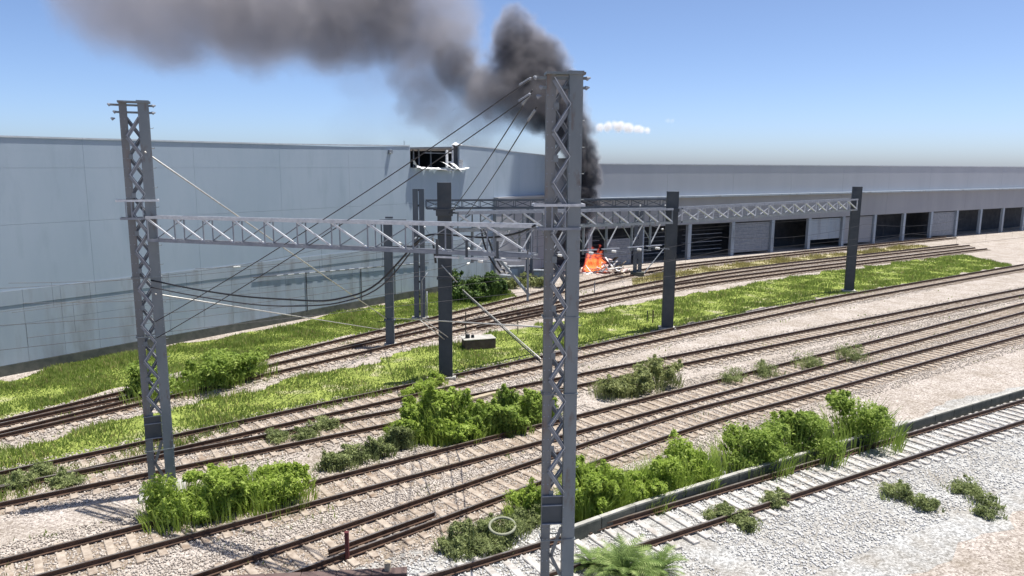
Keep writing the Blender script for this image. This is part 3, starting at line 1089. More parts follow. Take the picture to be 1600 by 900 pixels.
# hanging drop tubes with insulators under the second beam
for k, u in enumerate((1.3, 3.0, 4.9, 7.6, 10.4, 12.6, 15.2, 17.2)):
    p = P2a + d2 * u + Vector((0, 0, -.98))
    t = thing('drop_tube', ['first', 'second', 'third', 'fourth', 'fifth', 'sixth', 'seventh', 'eighth'][k] + ' hanging tube from the dark post under the lattice beam', 'drop tube', group='drop tubes under the beam')
    mb = MB()
    mb.tube([p, p + Vector((0, 0, -1.9))], .085, 8)
    mb.build('tube', M['steel'], t)
    mb = MB()
    mb.bar(p + Vector((0, 0, -1.75)), p + Vector((0, 0, -1.75)) + s2 * 1.5 + d2 * .3, .05, .05)
    mb.build('arm', M['galv_dull'], t)
    MB().bar(p + Vector((0, 0, -.1)) + d2 * 1.1, p + Vector((0, 0, -1.6)), .06, .06).build('brace', M['galv'], t)
    MB().bar(p + Vector((0, 0, -.1)) - d2 * 1.0, p + Vector((0, 0, -1.2)), .05, .05).build('brace', M['steel'], t)
    MB().bar(p + Vector((0, 0, -1.62)) - d2 * .5 + s2 * .1, p + Vector((0, 0, -1.62)) + d2 * 1.2 + s2 * .1, .12, .07).build('rail_bar', M['galv'], t)
    e = p + Vector((0, 0, -1.75)) + s2 * .5 + d2 * .1
    mb = MB()
    for j in range(4):
        c = e + s2 * .09 * j
        mb.tube([c - s2 * .03, c, c + s2 * .03], [.04, .10, .04], 8)
    mb.build('insulator', M['insul'], t)


# thin cross-span wires between the posts, each with its small insulators
SPAN = 'cross span wires between the posts'
for lab, A0, B0, sag in (('cross span wire from the slim post to the dark post', (-7.9, 48.4, 7.3), (-3.9, 41.3, 7.4), .25), ('cross span wire from the twin channel post to the dark post', (-7.0, 57.0, 7.8), (-3.8, 41.4, 8.0), .5),
                         ('lower cross span wire from the dark post towards the far grey post', (-3.6, 41.3, 6.2), (1.7, 75.5, 6.4), .5), ('upper cross span wire from the dark post to the far grey post', (-3.6, 41.3, 7.2), (1.7, 75.5, 7.6), .7),
                         ('cross span wire from the right dark post to the yard post', (11.6, 54.5, 7.5), (13.8, 80.9, 6.9), .4), ('low cross span wire left of the twin channel post', (-20.0, 46.0, 5.6), (-7.4, 57.0, 5.9), .3),
                         ('cross span wire from the slim post to the twin channel post', (-8.2, 48.7, 6.5), (-7.3, 57.0, 6.7), .2)):
    t = thing('span_wire', lab, 'wire', group=SPAN)
    cp = [A0 if not isinstance(A0, tuple) else Vector(A0), Vector(B0)]
    path = catenary(cp[0], cp[1], sag)
    mb = MB()
    mb.tube(path, .016, 5)
    mb.build('wire', M['wire'], t)
    for q in (2, 12):
        a0 = path[q]
        dd = (path[q + 1] - path[q]).normalized() * .1
        mb = MB()
        pts, rs = [], []
        for j in range(5):
            pts += [a0 + dd * j, a0 + dd * (j + .5)]
            rs += [.03, .075]
        mb.tube(pts, rs, 8)
        mb.build('insulator', M['insul'] if q == 2 else M['galv_dull'], t)

# ------------------------------------------------------------------ wires and cables
def cable(name, label, pts, r, m, cat='cable', group=None, n=5):
    mb = MB()
    mb.tube(pts, r, n)
    return tag(mb.build(name, m, smooth=True), label, cat, group)


FEED = 'feeder wires from the foreground mast'
mt = Vector((0.62, 20.1, 14.9))
cable('feeder_wire', 'upper of two dark wires falling left from the mast top', catenary(at(832, 121, 19.6), Vector((-12.8, 25.85, 6.6)), .2), .016, M['wire'], 'wire', FEED)
cable('feeder_wire', 'lower of two dark wires falling left from the mast top', catenary(at(832, 146, 19.6), Vector((-12.8, 25.85, 6.0)), .2), .016, M['wire'], 'wire', FEED)
cable('feeder_wire', 'left of two steep wires from the mast to the lattice beam', catenary(at(832, 141, 19.6), at(702, 334, 40.8), .15), .02, M['wire'], 'wire', FEED)
cable('feeder_wire', 'right of two steep wires from the mast to the lattice beam', catenary(at(838, 168, 19.6), at(727, 338, 42.5), .12), .02, M['wire'], 'wire', FEED)
for i, (px, py, Y) in enumerate(((830, 122, 19.6), (829, 147, 19.6), (828, 146, 19.7), (836, 172, 19.7))):
    p = at(px, py, Y)
    q = at(px - 16, py + 10, Y + .3) if i < 2 else at(px - 10, py + 15, Y + .6)
    mb = MB()
    dd = (q - p) / 5
    pts, rs = [], []
    for k in range(6):
        pts += [p + dd * k, p + dd * (k + .5)]
        rs += [.022, .045]
    mb.tube(pts, rs, 8)
    tag(mb.build('strain_insulator', M['galv_dull'], smooth=True), ['topmost strain insulator at the mast head, on the upper left wire', 'strain insulator on the lower left wire at the mast head',
        'strain insulator on the left steep wire below the mast head', 'strain insulator on the right steep wire, lowest at the mast'][i], 'insulator', 'strain insulators at the mast head')
# sagging jumper cables along the near beam
J = [(836, 352, 19.53), (815, 362, 20.12), (790, 368, 20.52), (765, 371, 20.82), (735, 370, 21.12), (705, 367, 21.51), (682, 366, 21.71), (664, 369, 21.91), (648, 381, 22.11), (632, 399, 22.31), (614, 419, 22.51), (592, 441, 22.71), (570, 455, 22.91), (546, 463, 23.11), (505, 470, 23.51), (450, 468, 24.01), (380, 463, 24.4), (305, 452, 25.1), (236, 438, 25.8)]
def smooth3(pts):
    P = np.array([tuple(p) for p in pts])
    return [Vector(p) for p in spline([tuple(q) for q in P], 0.25)]
cable('jumper_cable', 'thick black cable draped along the beam and drooping to lower left', smooth3([at(*q) for q in J]), .032, M['black'])
J2 = [(655, 377, 22.11), (640, 396, 22.31), (620, 422, 22.51), (598, 445, 22.71), (574, 460, 22.91), (546, 469, 23.11), (500, 477, 23.51), (410, 477, 24.4), (315, 464, 25.1), (236, 449, 25.8)]
cable('jumper_cable', 'second thick cable drooping just below the first at left', smooth3([at(*q) for q in J2]), .024, M['wire'])
for k, dx in enumerate((0, 9)):
    K = [(752 + dx * .4, 358, 21.5), (755 + dx, 376, 21.5), (762 + dx, 396, 21.5), (772 + dx, 414, 21.5), (782 + dx, 427, 21.5)]
    cable('drop_cable', ['left', 'right'][k] + ' one of two dark curved cables hanging below the beam', smooth3([at(*q) for q in K]), .028, M['black'], group='hanging cables below the beam')
# white insulator cluster at the end of the hanging cables
t = thing('insulator_cluster', 'white insulators where the hanging cables end', 'insulator')
for (px, py) in ((783, 425), (787, 419), (791, 427)):
    p = at(px, py, 21.5)
    mb = MB()
    mb.tube([p, p + Vector((.02, 0, .05)), p + Vector((.04, 0, .10)), p + Vector((.05, 0, .16))], [.03, .07, .045, .06], 8)
    mb.build('insulator', M['insul'], t)
K = [(676, 372, 21.6), (679, 395, 21.6), (681, 411, 21.6)]
cable('drop_cable', 'short dark cable hanging beside the broad dark post', [at(*q) for q in K], .035, M['black'], group='hanging cables below the beam')
# bright stays and registration tubes
ST = 'bright sloping stays'
cable('stay_rod', 'bright sloping rod between the dark post and the foreground mast', [at(723, 453, 38.7), at(780, 504, 29.5), at(845, 561, 20.1)], [.03, .026, .018], M['wire_light'], 'rod', ST, 8)
cable('stay_rod', 'dark strip added as shaded underside of the bright sloping rod', [at(723, 456, 38.7), at(845, 566, 20.1)], .022, M['black'], 'wire')  # black tube added as the shaded lower side of the rod
cable('stay_rod', 'bright rod sloping down to the slim post at the left', [Vector((-12.75, 25.9, 12.6)), at(604, 498, 48.2)], .03, M['wire_light'], 'rod', ST, 8)
cable('stay_rod', 'lower pale rod meeting the slim post near the ground', [Vector((-12.75, 25.9, 7.6)), at(602, 516, 48.2)], .026, M['wire_light'], 'rod', ST, 8)
cable('stay_rod', 'pale rod sloping across the foot of the dark post', [at(690, 414, 40.6), at(714, 441, 40.6)], .03, M['wire_light'], 'rod', ST, 8)
cable('stay_rod', 'upper of two short bright rods left of the dark post', [at(664, 501, 38.5), at(700, 527, 40.7)], .026, M['wire_light'], 'rod', ST, 8)
cable('stay_rod', 'lower of two short bright rods left of the dark post', [at(656, 500, 39.5), at(694, 530, 40.7)], .03, M['wire_light'], 'rod', ST, 8)
cable('stay_rod', 'long level pale rod crossing the dark post near its foot', [at(612, 497, 48.3), at(846, 511, 19.75)], .024, M['wire_light'], 'rod', ST, 8)
# tall thin pipe beside the twin post, with its bent top
cable('riser_pipe', 'thin pale pipe bent at its top beside the twin channel post', [at(659, 499, 56.4), at(659, 438, 56.4), at(668, 426, 56.4)], .05, M['galv_dull'], 'pipe')
cable('riser_pipe', 'short thin pale pipe right of the twin channel post', [at(667, 500, 56.2), at(667, 455, 56.2)], .05, M['galv_dull'], 'pipe')
# overhead line: messenger and contact wire over four tracks
def overhead(line, zc, words, ymin, ymax, span=22):
    ok = [p for p in line if ymin < p[1] < ymax]
    if len(ok) < 4:
        return
    t = thing('overhead_line', words, 'wire', group='overhead line wires')
    d = np.r_[0, np.cumsum(np.linalg.norm(np.diff(np.array(ok), axis=0), axis=1))]
    con = [Vector((p[0], p[1], zc)) for p in ok]
    mes = [Vector((p[0], p[1], zc + .75 + .6 * (2 * ((x % span) / span) - 1) ** 2)) for p, x in zip(ok, d)]
    MB().tube(con, .010, 5).build('contact_wire', M['wire'], t)
    MB().tube(mes, .011, 5).build('messenger_wire', M['wire'], t)
    for i in range(2, len(ok) - 1, 6):
        MB().tube([con[i], mes[i]], .006, 4).build('dropper', M['wire'], t)
overhead(ld, 5.6, 'thin overhead wires above the track by the dark post', 27, 80)
overhead(le, 5.6, 'thin overhead wires above the track behind the bush', 22, 72)
overhead(lf, 5.5, 'thin overhead wires above the track nearest the warehouse', 30, 100)
overhead(lg, 5.5, 'thin overhead wires above the middle far track', 32, 95)


# ------------------------------------------------------------------ plants
def leaves(clumps, n, size, aspect=2.2, up=.35):
    """clumps: (x, y, z, rx, ry, rz, weight); small two-triangle leaves filling the outer part of each clump"""
    w = np.array([c[6] for c in clumps], float)
    idx = rng.choice(len(clumps), n, p=w / w.sum())
    c = np.array([c[:3] for c in clumps])[idx]
    r = np.array([c[3:6] for c in clumps])[idx]
    d = rng.normal(0, 1, (n, 3))
    d /= np.linalg.norm(d, axis=1, keepdims=True)
    rad = rng.random((n, 1)) ** .33
    # twig-scale clustering
    lump = 1 + .22 * np.sin(d[:, :1] * 7 + idx[:, None]) * np.sin(d[:, 1:2] * 6 + 2 * idx[:, None]) + .12 * rng.normal(0, 1, (n, 1))
    p = c + d * r * rad * lump
    p[:, 2] = np.maximum(p[:, 2], .03)
    nrm = d * .7 + rng.normal(0, .7, (n, 3)) + np.array([0, 0, up])
    nrm /= np.linalg.norm(nrm, axis=1, keepdims=True)
    a = np.cross(nrm, rng.normal(0, 1, (n, 3)))
    a /= np.linalg.norm(a, axis=1, keepdims=True)
    b = np.cross(nrm, a)
    s = size * rng.uniform(.6, 1.5, (n, 1))
    L, Wd = a * s, b * s / aspect
    v = np.stack([p - L, p + Wd + nrm * s * .12, p + L - nrm * s * .2, p - Wd + nrm * s * .12], 1).reshape(-1, 3)
    f = np.arange(4 * n).reshape(-1, 4)
    return v, f


def bush(label, clumps, n, size, m, name='bush', stems=6, group=None, cat='bush', twigs=0, aspect=2.2, shoots=None):
    cx, cy = np.mean([c[0] for c in clumps]), np.mean([c[1] for c in clumps])
    t = thing(name, label, cat, (0, 0, 0), 0, group)
    whole = clumps
    small = []                                      # break every clump into uneven smaller ones
    for c in clumps:
        for _ in range(9):
            a, b, e = random.uniform(0, 6.28), random.random() ** .5, random.uniform(-.5, .75)
            k = random.uniform(.22, .52)
            small.append((c[0] + c[3] * math.cos(a) * b * .85, c[1] + c[4] * math.sin(a) * b * .85, max(.08, c[2] + c[5] * e), c[3] * k, c[4] * k, c[5] * k * random.uniform(.7, 1.3), c[6] * k))
        small.append((c[0], c[1], c[2] * .7, c[3] * .75, c[4] * .75, c[5] * .6, c[6] * .8))
    clumps = small
    v, f = leaves(clumps, n, size, aspect)
    if twigs:                                       # loose shoots breaking the outline
        extra = []
        for _ in range(twigs):
            c = clumps[random.randrange(len(clumps))]
            a = random.uniform(0, 2 * math.pi)
            e = random.uniform(.2, 1.3)
            dx, dy, dz = math.cos(a) * math.cos(e), math.sin(a) * math.cos(e), math.sin(e)
            k = random.uniform(.95, 1.30)
            extra.append((c[0] + c[3] * dx * k, c[1] + c[4] * dy * k, c[2] + c[5] * dz * k, .16 * c[3] ** .5, .16 * c[3] ** .5, .20 * c[5] ** .5, 1))
        v2, f2 = leaves(extra, int(n * .22), size, aspect)
        f = np.concatenate([f, f2 + len(v)])
        v = np.concatenate([v, v2])
    np_mesh('foliage', v, f, m, t)
    # long arching shoots and grass standing in and around the plant
    k = shoots if shoots is not None else max(300, n // 14)
    ci = rng.integers(0, len(whole), k)
    wc = np.array([c[:6] for c in whole])[ci]
    an, rd = rng.uniform(0, 2 * np.pi, k), np.sqrt(rng.random(k)) * 1.25
    base = np.c_[wc[:, 0] + wc[:, 3] * rd * np.cos(an), wc[:, 1] + wc[:, 4] * rd * np.sin(an), np.zeros(k)]
    hh = wc[:, 5] * 2 * np.clip(1.15 - .55 * rd, .2, 1) * rng.uniform(.35, 1.15, k)
    lean = np.c_[np.cos(an), np.sin(an), np.zeros(k)] * (hh * rng.uniform(.05, .5, k))[:, None] + rng.normal(0, .05, (k, 3)) * [1, 1, 0]
    sd = np.c_[-np.sin(an + 1), np.cos(an + 1), np.zeros(k)] * (.012 + .012 * rng.random(k))[:, None]
    mid = base + lean * .35 + np.c_[np.zeros((k, 2)), hh * .65]
    tip = base + lean + np.c_[np.zeros((k, 2)), hh]
    sv = np.stack([base - sd, base + sd, mid + sd * .8, tip, mid - sd * .8], 1).reshape(-1, 3)
    sf = np.concatenate([np.stack([np.arange(k) * 5 + q for q in (0, 1, 2)], 1), np.stack([np.arange(k) * 5 + q for q in (0, 2, 4)], 1), np.stack([np.arange(k) * 5 + q for q in (4, 2, 3)], 1)])
    tag(np_mesh('shoots', sv, sf, m, t), kind='stuff')
    clumps = whole
    mb = MB()
    for i in range(stems):
        c = clumps[i % len(clumps)]
        b = Vector((c[0] + random.uniform(-.3, .3) * c[3], c[1] + random.uniform(-.3, .3) * c[4], -.05))
        e = Vector((c[0] + random.uniform(-.6, .6) * c[3], c[1] + random.uniform(-.5, .5) * c[4], c[2] + c[5] * .5))
        mb.tube([b, b.lerp(e, .5) + Vector((random.uniform(-.1, .1), random.uniform(-.1, .1), .1)), e], [.035, .025, .012], 5)
    tag(mb.build('stems', M['bark'], t), kind='stuff')
    return t


def cl(px, py_base, Y, wpx, hpx, weight=1.0, deep=1.0):
    """one foliage clump standing on the ground at distance Y; width and height given as seen in the photo"""
    p = at(px, py_base, Y)
    k = Y / FOC
    rx, rz = wpx * k / 2, hpx * k / 2
    return (p.x, Y, max(rz * .9, .05), rx, rx * deep, rz, weight)


bush('large bright green bush beside the track, left of the mast',
     [cl(650, 690, 31.2, 75, 58, 1.1, .5), cl(690, 690, 31.7, 95, 90, 1.8, .5), cl(728, 690, 32.1, 85, 65, 1.2, .5), cl(672, 690, 32.3, 75, 80, 1, .5), cl(705, 700, 31.2, 85, 48, 1, .5), cl(632, 700, 31.2, 50, 33, .5, .5)], 30000, .085, M['leaf_bright'], twigs=60, stems=10)
bush('lower darker green bush between the bright bush and the mast',
     [cl(770, 680, 32.3, 85, 55, 1.2, .5), cl(812, 670, 33.5, 75, 62, 1.2, .5), cl(845, 665, 33.9, 55, 55, .8, .5), cl(745, 690, 31.8, 65, 42, .8, .5), cl(790, 675, 32.3, 75, 40, .8, .5)], 20000, .08, M['leaf_mid'], twigs=40, stems=8)
bush('bright green bush right of the mast above the low wall',
     [cl(915, 795, 24.5, 70, 90, 1.5), cl(945, 795, 24.9, 70, 72, 1.3), cl(905, 790, 25.3, 50, 80, 1), cl(930, 800, 24.2, 60, 45, .8)], 20000, .065, M['leaf_bright'], twigs=50, stems=8, shoots=3500)
bush('long green bush at the right edge above the low wall',
     [cl(985, 785, 25.5, 80, 66, 1.4), cl(1030, 770, 26.3, 80, 72, 1.5), cl(1075, 765, 26.9, 80, 76, 1.3), cl(1010, 780, 25.3, 70, 46, 1)], 20000, .065, M['leaf_bright'], twigs=50, stems=8, shoots=3500)
bush('sparse olive scrub beyond the near tracks at right',
     [cl(955, 632, 38.2, 60, 34, 1), cl(1000, 625, 38.7, 60, 42, 1.2), cl(1035, 618, 39.8, 50, 46, 1), cl(975, 630, 38.5, 50, 30, .8)], 9000, .07, M['leaf_olive'], twigs=40, name='scrub')
bush('dark green bush at the warehouse wall beyond the far tracks',
     [cl(722, 468, 65.9, 45, 46, 1.2), cl(750, 468, 66.2, 50, 50, 1.4), cl(738, 470, 65.3, 60, 34, 1), cl(778, 462, 68.1, 30, 32, .7)], 11000, .14, M['leaf_dark'], twigs=40)
bush('low grey green weeds around the pale hoop',
     [cl(712, 858, 22.1, 60, 34, 1), cl(745, 850, 22.4, 60, 40, 1.2), cl(790, 838, 22.9, 70, 42, 1.2), cl(825, 815, 23.7, 50, 40, 1), cl(730, 862, 21.9, 70, 22, .8), cl(775, 860, 21.9, 60, 24, .7)], 15000, .05, M['leaf_grey'], name='weeds', cat='weeds', twigs=50, aspect=3.2)
bush('small green weeds sprouting by the sleepers left of the mast',
     [cl(815, 800, 24.3, 50, 46, 1), cl(835, 805, 24.1, 40, 60, 1)], 5000, .055, M['leaf_bright'], name='weeds', cat='weeds', twigs=30, aspect=3)
bush('grey green weeds at the left end of the large bush',
     [cl(560, 728, 28.9, 60, 34, 1, .5), cl(590, 722, 29.5, 50, 34, 1, .5), cl(620, 712, 30.3, 50, 48, 1, .5), cl(525, 735, 28.2, 60, 30, 1, .5)], 9000, .06, M['leaf_grey'], name='weeds', cat='weeds', twigs=40, aspect=3)
bush('small green plants at the foot of the broad dark post',
     [cl(662, 612, 38.3, 40, 20, 1), cl(682, 604, 39.6, 30, 24, 1), cl(640, 616, 37.9, 30, 14, .7)], 3500, .08, M['leaf_bright'], name='weeds', cat='weeds', twigs=20, aspect=3)
bush('weeds and litter plants behind the foreground mast by the junk',
     [cl(800, 448, 72.5, 40, 18, 1), cl(835, 446, 73.6, 40, 22, 1), cl(775, 455, 70.3, 30, 16, 1)], 4000, .13, M['leaf_olive'], name='weeds', cat='weeds', twigs=16)
bush('green scrub on the bank far to the left', [cl(380, 590, 40.8, 90, 50, 1), cl(320, 610, 38.7, 90, 60, 1), cl(250, 630, 37.2, 90, 60, 1)], 12000, .10, M['leaf_mid'], twigs=40, name='scrub')
bush('green bushes low at the left beside the near track', [cl(430, 800, 25.2, 110, 70, 1), cl(360, 815, 24.7, 110, 80, 1.2), cl(290, 830, 24.1, 110, 70, 1)], 22000, .07, M['leaf_bright'], twigs=50)
bush('green bush row low at the right beside the near tracks', [cl(1170, 735, 28.7, 110, 80, 1), cl(1250, 715, 29.9, 110, 76, 1.2), cl(1340, 690, 31.6, 110, 80, 1)], 22000, .07, M['leaf_mid'], twigs=50)


for lab, c in (('thin weeds on the white stones right of the feathery plants', [(1120, 835), (1165, 850), (1210, 820)]), ('patch of weeds on the white stones at far right', [(1400, 800), (1450, 815), (1500, 790), (1545, 820)]),
               ('weeds between the sleepers at the far left', [(60, 780), (110, 790), (30, 800)]), ('weeds on the gravel left of the rusty track', [(470, 700), (430, 712), (500, 690)]), ('weeds beside the middle tracks at the right', [(1150, 600), (1200, 590), (1260, 580), (1320, 565)])):
    cs = []
    for px, py in c:
        Y = CAM_H * FOC / (py - 255)
        cs += [cl(px + random.uniform(-14, 14), py, Y + random.uniform(-.5, .5), random.uniform(30, 55), random.uniform(12, 30), 1) for _ in range(2)]
    bush(lab, cs, 5000, .055, M['leaf_grey'], name='weeds', cat='weeds', twigs=40, aspect=3, stems=4)


def palm(label, c, n, L, m):
    """feathery plant: arching fronds with narrow leaflets on both sides"""
    t = thing('feathery_plant', label, 'plant', c)
    for i in range(n):
        a = random.uniform(0, 2 * math.pi)
        lift = random.uniform(.65, 1.45)
        ln = L * random.uniform(.7, 1.15)
        dx, dy = math.cos(a), math.sin(a)
        ribs = []
        p = Vector((dx * .06, dy * .06, 0.05))
        e = lift
        k = 9
        for j in range(k + 1):
            ribs.append(p.copy())
            p = p + Vector((dx * math.cos(e), dy * math.cos(e), math.sin(e))) * (ln / k)
            e -= .13 + .05 * random.random()
        mb = MB()
        mb.tube(ribs, [.012 - .009 * j / k for j in range(k + 1)], 4)
        sd = Vector((-dy, dx, 0))
        for j in range(1, k + 1):
            for h in (0, .5):
                q = ribs[j - 1].lerp(ribs[j], h)
                al = (ribs[j] - ribs[j - 1]).normalized()
                for sg in (-1, 1):
                    l = ln * .24 * math.sin(math.pi * (.15 + .8 * (j - 1 + h) / k)) * random.uniform(.8, 1.2)
                    tip = q + (sd * sg * .8 + al * .7 + Vector((0, 0, -.1))) * l
                    w = al * .024
                    mb.add([q - w, q + w, tip], [(0, 1, 2)])
        mb.build('frond', m, t)


for px, Y, n, L, lab in ((975, 20.4, 60, 1.35, 'large feathery pale green plant in the lower right corner'), (930, 20.9, 26, .85, 'smaller feathery plant at the foot of the mast, right'),
                         (1025, 20.5, 30, 1.05, 'feathery plant at the corner, right of the large one')):
    palm(lab, (at(px, 905, Y).x, Y, 0), n, L, M['leaf_palm'])

# ------------------------------------------------------------------ small things on the ground
t = thing('cable_trough', 'low concrete wall with shade-darkened blocks between the bushes and nearest track', 'wall')
tp = spline([(1.89, 22.46), (6.04, 25.26), (19.66, 33.50), (40, 45.5)], 0.3)
for i in range(0, len(tp) - 7, 6):
    a, b = Vector((*tp[i], 0)), Vector((*tp[i + 6], 0))
    d = (b - a).normalized()
    mb = MB()
    mb.bar(a + d * .012 + Vector((0, 0, .20)), b - d * .012 + Vector((0, 0, .20)), .20, .60)
    mb.build('block', M['concrete_dark'], t, bevel=.015)  # dark block colour stands in for shade on the facing side
    mb = MB()
    mb.bar(a + d * .008 + Vector((0, 0, .525)), b - d * .008 + Vector((0, 0, .525)), .17, .045)
    mb.build('coping', M['concrete'], t, bevel=.008)
# pale hoop in the weeds
bm = bmesh.new()
for i in range(28):
    pass
p = at(785, 826, 22.7)
mb = MB()
ring = [Vector((p.x + .42 * math.cos(a), 22.4 + .42 * math.sin(a), .62 + .08 * math.sin(a))) for a in np.linspace(0, 2 * math.pi, 29)]
mb.tube(ring, .045, 8)
bm.free()
tag(mb.build('hoop', M['tyre'], smooth=True), 'pale round hoop lying in the grey green weeds', 'hoop')
# chamber box with rod
p = at(748, 543, 48.4)
t = thing('chamber_box', 'dark concrete chamber with pale lid on the grass strip', 'box', (p.x, 48.4, 0), R(18))
mb = MB()
mb.box((0, 0, .32), (2.1, 1.1, .68))
mb.build('body', M['brownwall'], t, bevel=.05)
mb = MB()
mb.box((-.05, 0, .70), (2.25, 1.2, .07))
mb.build('lid', M['concrete'], t, bevel=.03)
mb = MB()
mb.tube([(-.8, -.1, .75), (-.8, -.1, .98), (-.8, -.1, 1.02)], [.16, .15, .08], 10)
mb.tube([(-.45, -.1, .75), (-.45, -.1, .92)], [.12, .10], 10)
mb.build('valve', M['black'], t)
mb = MB()
mb.tube([(-.95, -.2, .7), (-.95, -.2, 2.55)], .035, 6)
mb.build('rod', M['wire'], t)
# junk cabinets beyond the far tracks
for k, (px, Y, w, h, m, lab) in enumerate(((806, 74.7, 1.6, 1.9, 'galv_dull', 'grey cabinet among the junk left of the mast'), (792, 73.7, 1.2, 1.1, 'foam', 'low white crate among the junk left of the mast'),
                                           (842, 74.7, 1.1, 1.5, 'clad_mauve', 'mauve grey cabinet right behind the mast'), (776, 71.4, 1.9, .45, 'foam', 'flat white slab lying beside the dark bush'))):
    p = at(px, 440, Y)
    t = thing('cabinet' if h > 1.2 else 'crate', lab, 'cabinet' if h > 1.2 else 'crate', (p.x, Y, 0), R(random.uniform(-25, 25)))
    mb = MB()
    mb.box((0, 0, h / 2), (w, .8, h))
    mb.build('body', M[m], t, bevel=.04)
    mb = MB()
    mb.box((.02, 0, h + .03), (w * 1.08, .9, .06))
    mb.build('lid', M['galv_dull'], t, bevel=.015)
    mb = MB()
    mb.box((-w * .2, -.41, h * .5), (w * .45, .03, h * .75))
    mb.build('door', M['clad_low'], t, bevel=.01)
# plank lying along the middle track
a, b = at(727, 621, 36.7), at(792, 608, 38.0)
mb = MB()
mb.bar((a.x, 36.7, .12), (b.x, 38.6, .12), .30, .14)
tag(mb.build('plank', M['timber'], bevel=.01), 'pale plank lying along the track between bush and mast', 'plank')
# marker posts
for lab, (px, py, Y, h, w, m) in zip(('maroon marker post at the left end of the rusty track', 'stubby pale post at the lower left corner', 'left of two thin pegs on the grass by the right post', 'right of two thin pegs on the grass by the right post', 'thin peg on the grass left of the mast', 'thin grey peg beyond the far tracks'),
                                     ((543, 876, 21.27, .95, .12, 'maroon'), (606, 903, 20.1, .62, .17, 'timber'), (1011, 502, 56.7, .95, .07, 'post_dark'), (1020, 503, 56.5, 1.0, .09, 'bark'), (809, 521, 52.4, 1.0, .07, 'bark'), (929, 456, 68.8, 1.3, .08, 'galv_dull'))):
    p = at(px, py, Y)
    t = thing('marker_post', lab, 'post', (p.x, Y, 0), group='small posts along the tracks')
    mb = MB()
    mb.box((0, 0, h / 2), (w, w, h))
    mb.build('shaft', M[m], t, bevel=w * .12)
    mb = MB()
    mb.box((0, 0, h + w * .1), (w * 1.15, w * 1.15, w * .2))
    mb.build('cap', M[m], t, bevel=w * .05)
# brown coping of the wall at the very bottom left
t = thing('boundary_wall', 'brown capped low wall at the lower left edge', 'wall')
a, b = Vector((-9.19, 19.48, 0)), Vector((-3.05, 20.12, 0))
for i in range(6):
    p, q = a.lerp(b, i / 6), a.lerp(b, (i + 1) / 6)
    d = (q - p).normalized()
    mb = MB()
    mb.bar(p + d * .01 + Vector((0, 0, .10)), q - d * .01 + Vector((0, 0, .10)), .20, .4)
    mb.build('block', M['concrete_dark'], t)
    mb = MB()
    mb.bar(p + d * .006 + Vector((0, 0, .35)), q - d * .006 + Vector((0, 0, .35)), .34, .09)
    mb.build('coping', M['brownwall'], t, bevel=.015)

# ------------------------------------------------------------------ fire and debris
FIRE = Vector((9.72, 84.2, 0))
t = thing('debris_heap', 'heap of pink and white broken boards under the fire', 'debris', FIRE)
rr = random.Random(5)
for i in range(80):
    x, y = rr.gauss(.9, 1.5), rr.gauss(-.5, .7)
    hgt = max(.08, 1.75 - .75 * abs(x - 1.5) - .4 * abs(y + .3)) * rr.uniform(.15, 1)
    l = rr.uniform(.4, 1.9)
    a, e = rr.uniform(0, 3.14), rr.uniform(-.6, .8)
    d = Vector((math.cos(a) * math.cos(e), math.sin(a) * math.cos(e), math.sin(e))) * l / 2
    mb = MB()
    c = Vector((x, y, hgt + abs(d.z) * .4))
    mb.bar(c - d, c + d, rr.uniform(.12, .55), rr.uniform(.03, .10))
    mb.build('board', M[rr.choice(['pink', 'foam', 'pink', 'char', 'timber', 'foam'])], t)


def flame_mat():
    m = bpy.data.materials.new('flame')
    m.use_nodes = True
    nt = m.node_tree
    nt.nodes.clear()
    out = nt.nodes.new('ShaderNodeOutputMaterial')
    em = nt.nodes.new('ShaderNodeEmission')
    tr = nt.nodes.new('ShaderNodeBsdfTransparent')
    mx = nt.nodes.new('ShaderNodeMixShader')
    geo = nt.nodes.new('ShaderNodeNewGeometry')
    n = nt.nodes.new('ShaderNodeTexNoise')
    n.inputs['Scale'].default_value = 1.6
    n.inputs['Detail'].default_value = 4
    nt.links.new(geo.outputs['Position'], n.inputs['Vector'])
    rp = nt.nodes.new('ShaderNodeValToRGB')
    e = rp.color_ramp.elements
    e[0].position, e[0].color = .35, (0.75, 0.05, 0.015, 1)
    e[1].position, e[1].color = .68, (1.0, 0.30, 0.08, 1)
    nt.links.new(n.outputs['Fac'], rp.inputs[0])
    nt.links.new(rp.outputs[0], em.inputs['Color'])
    em.inputs['Strength'].default_value = 0.95
    sep = nt.nodes.new('ShaderNodeSeparateXYZ')
    nt.links.new(geo.outputs['Position'], sep.inputs[0])
    mr = nt.nodes.new('ShaderNodeMapRange')
    mr.inputs[1].default_value, mr.inputs[2].default_value = 1.2, 3.2
    mr.inputs[3].default_value, mr.inputs[4].default_value = .12, .85
    nt.links.new(sep.outputs[2], mr.inputs[0])
    nt.links.new(mr.outputs[0], mx.inputs[0])
    nt.links.new(em.outputs[0], mx.inputs[1])
    nt.links.new(tr.outputs[0], mx.inputs[2])
    nt.links.new(mx.outputs[0], out.inputs['Surface'])
    return m


M['flame'] = flame_mat()
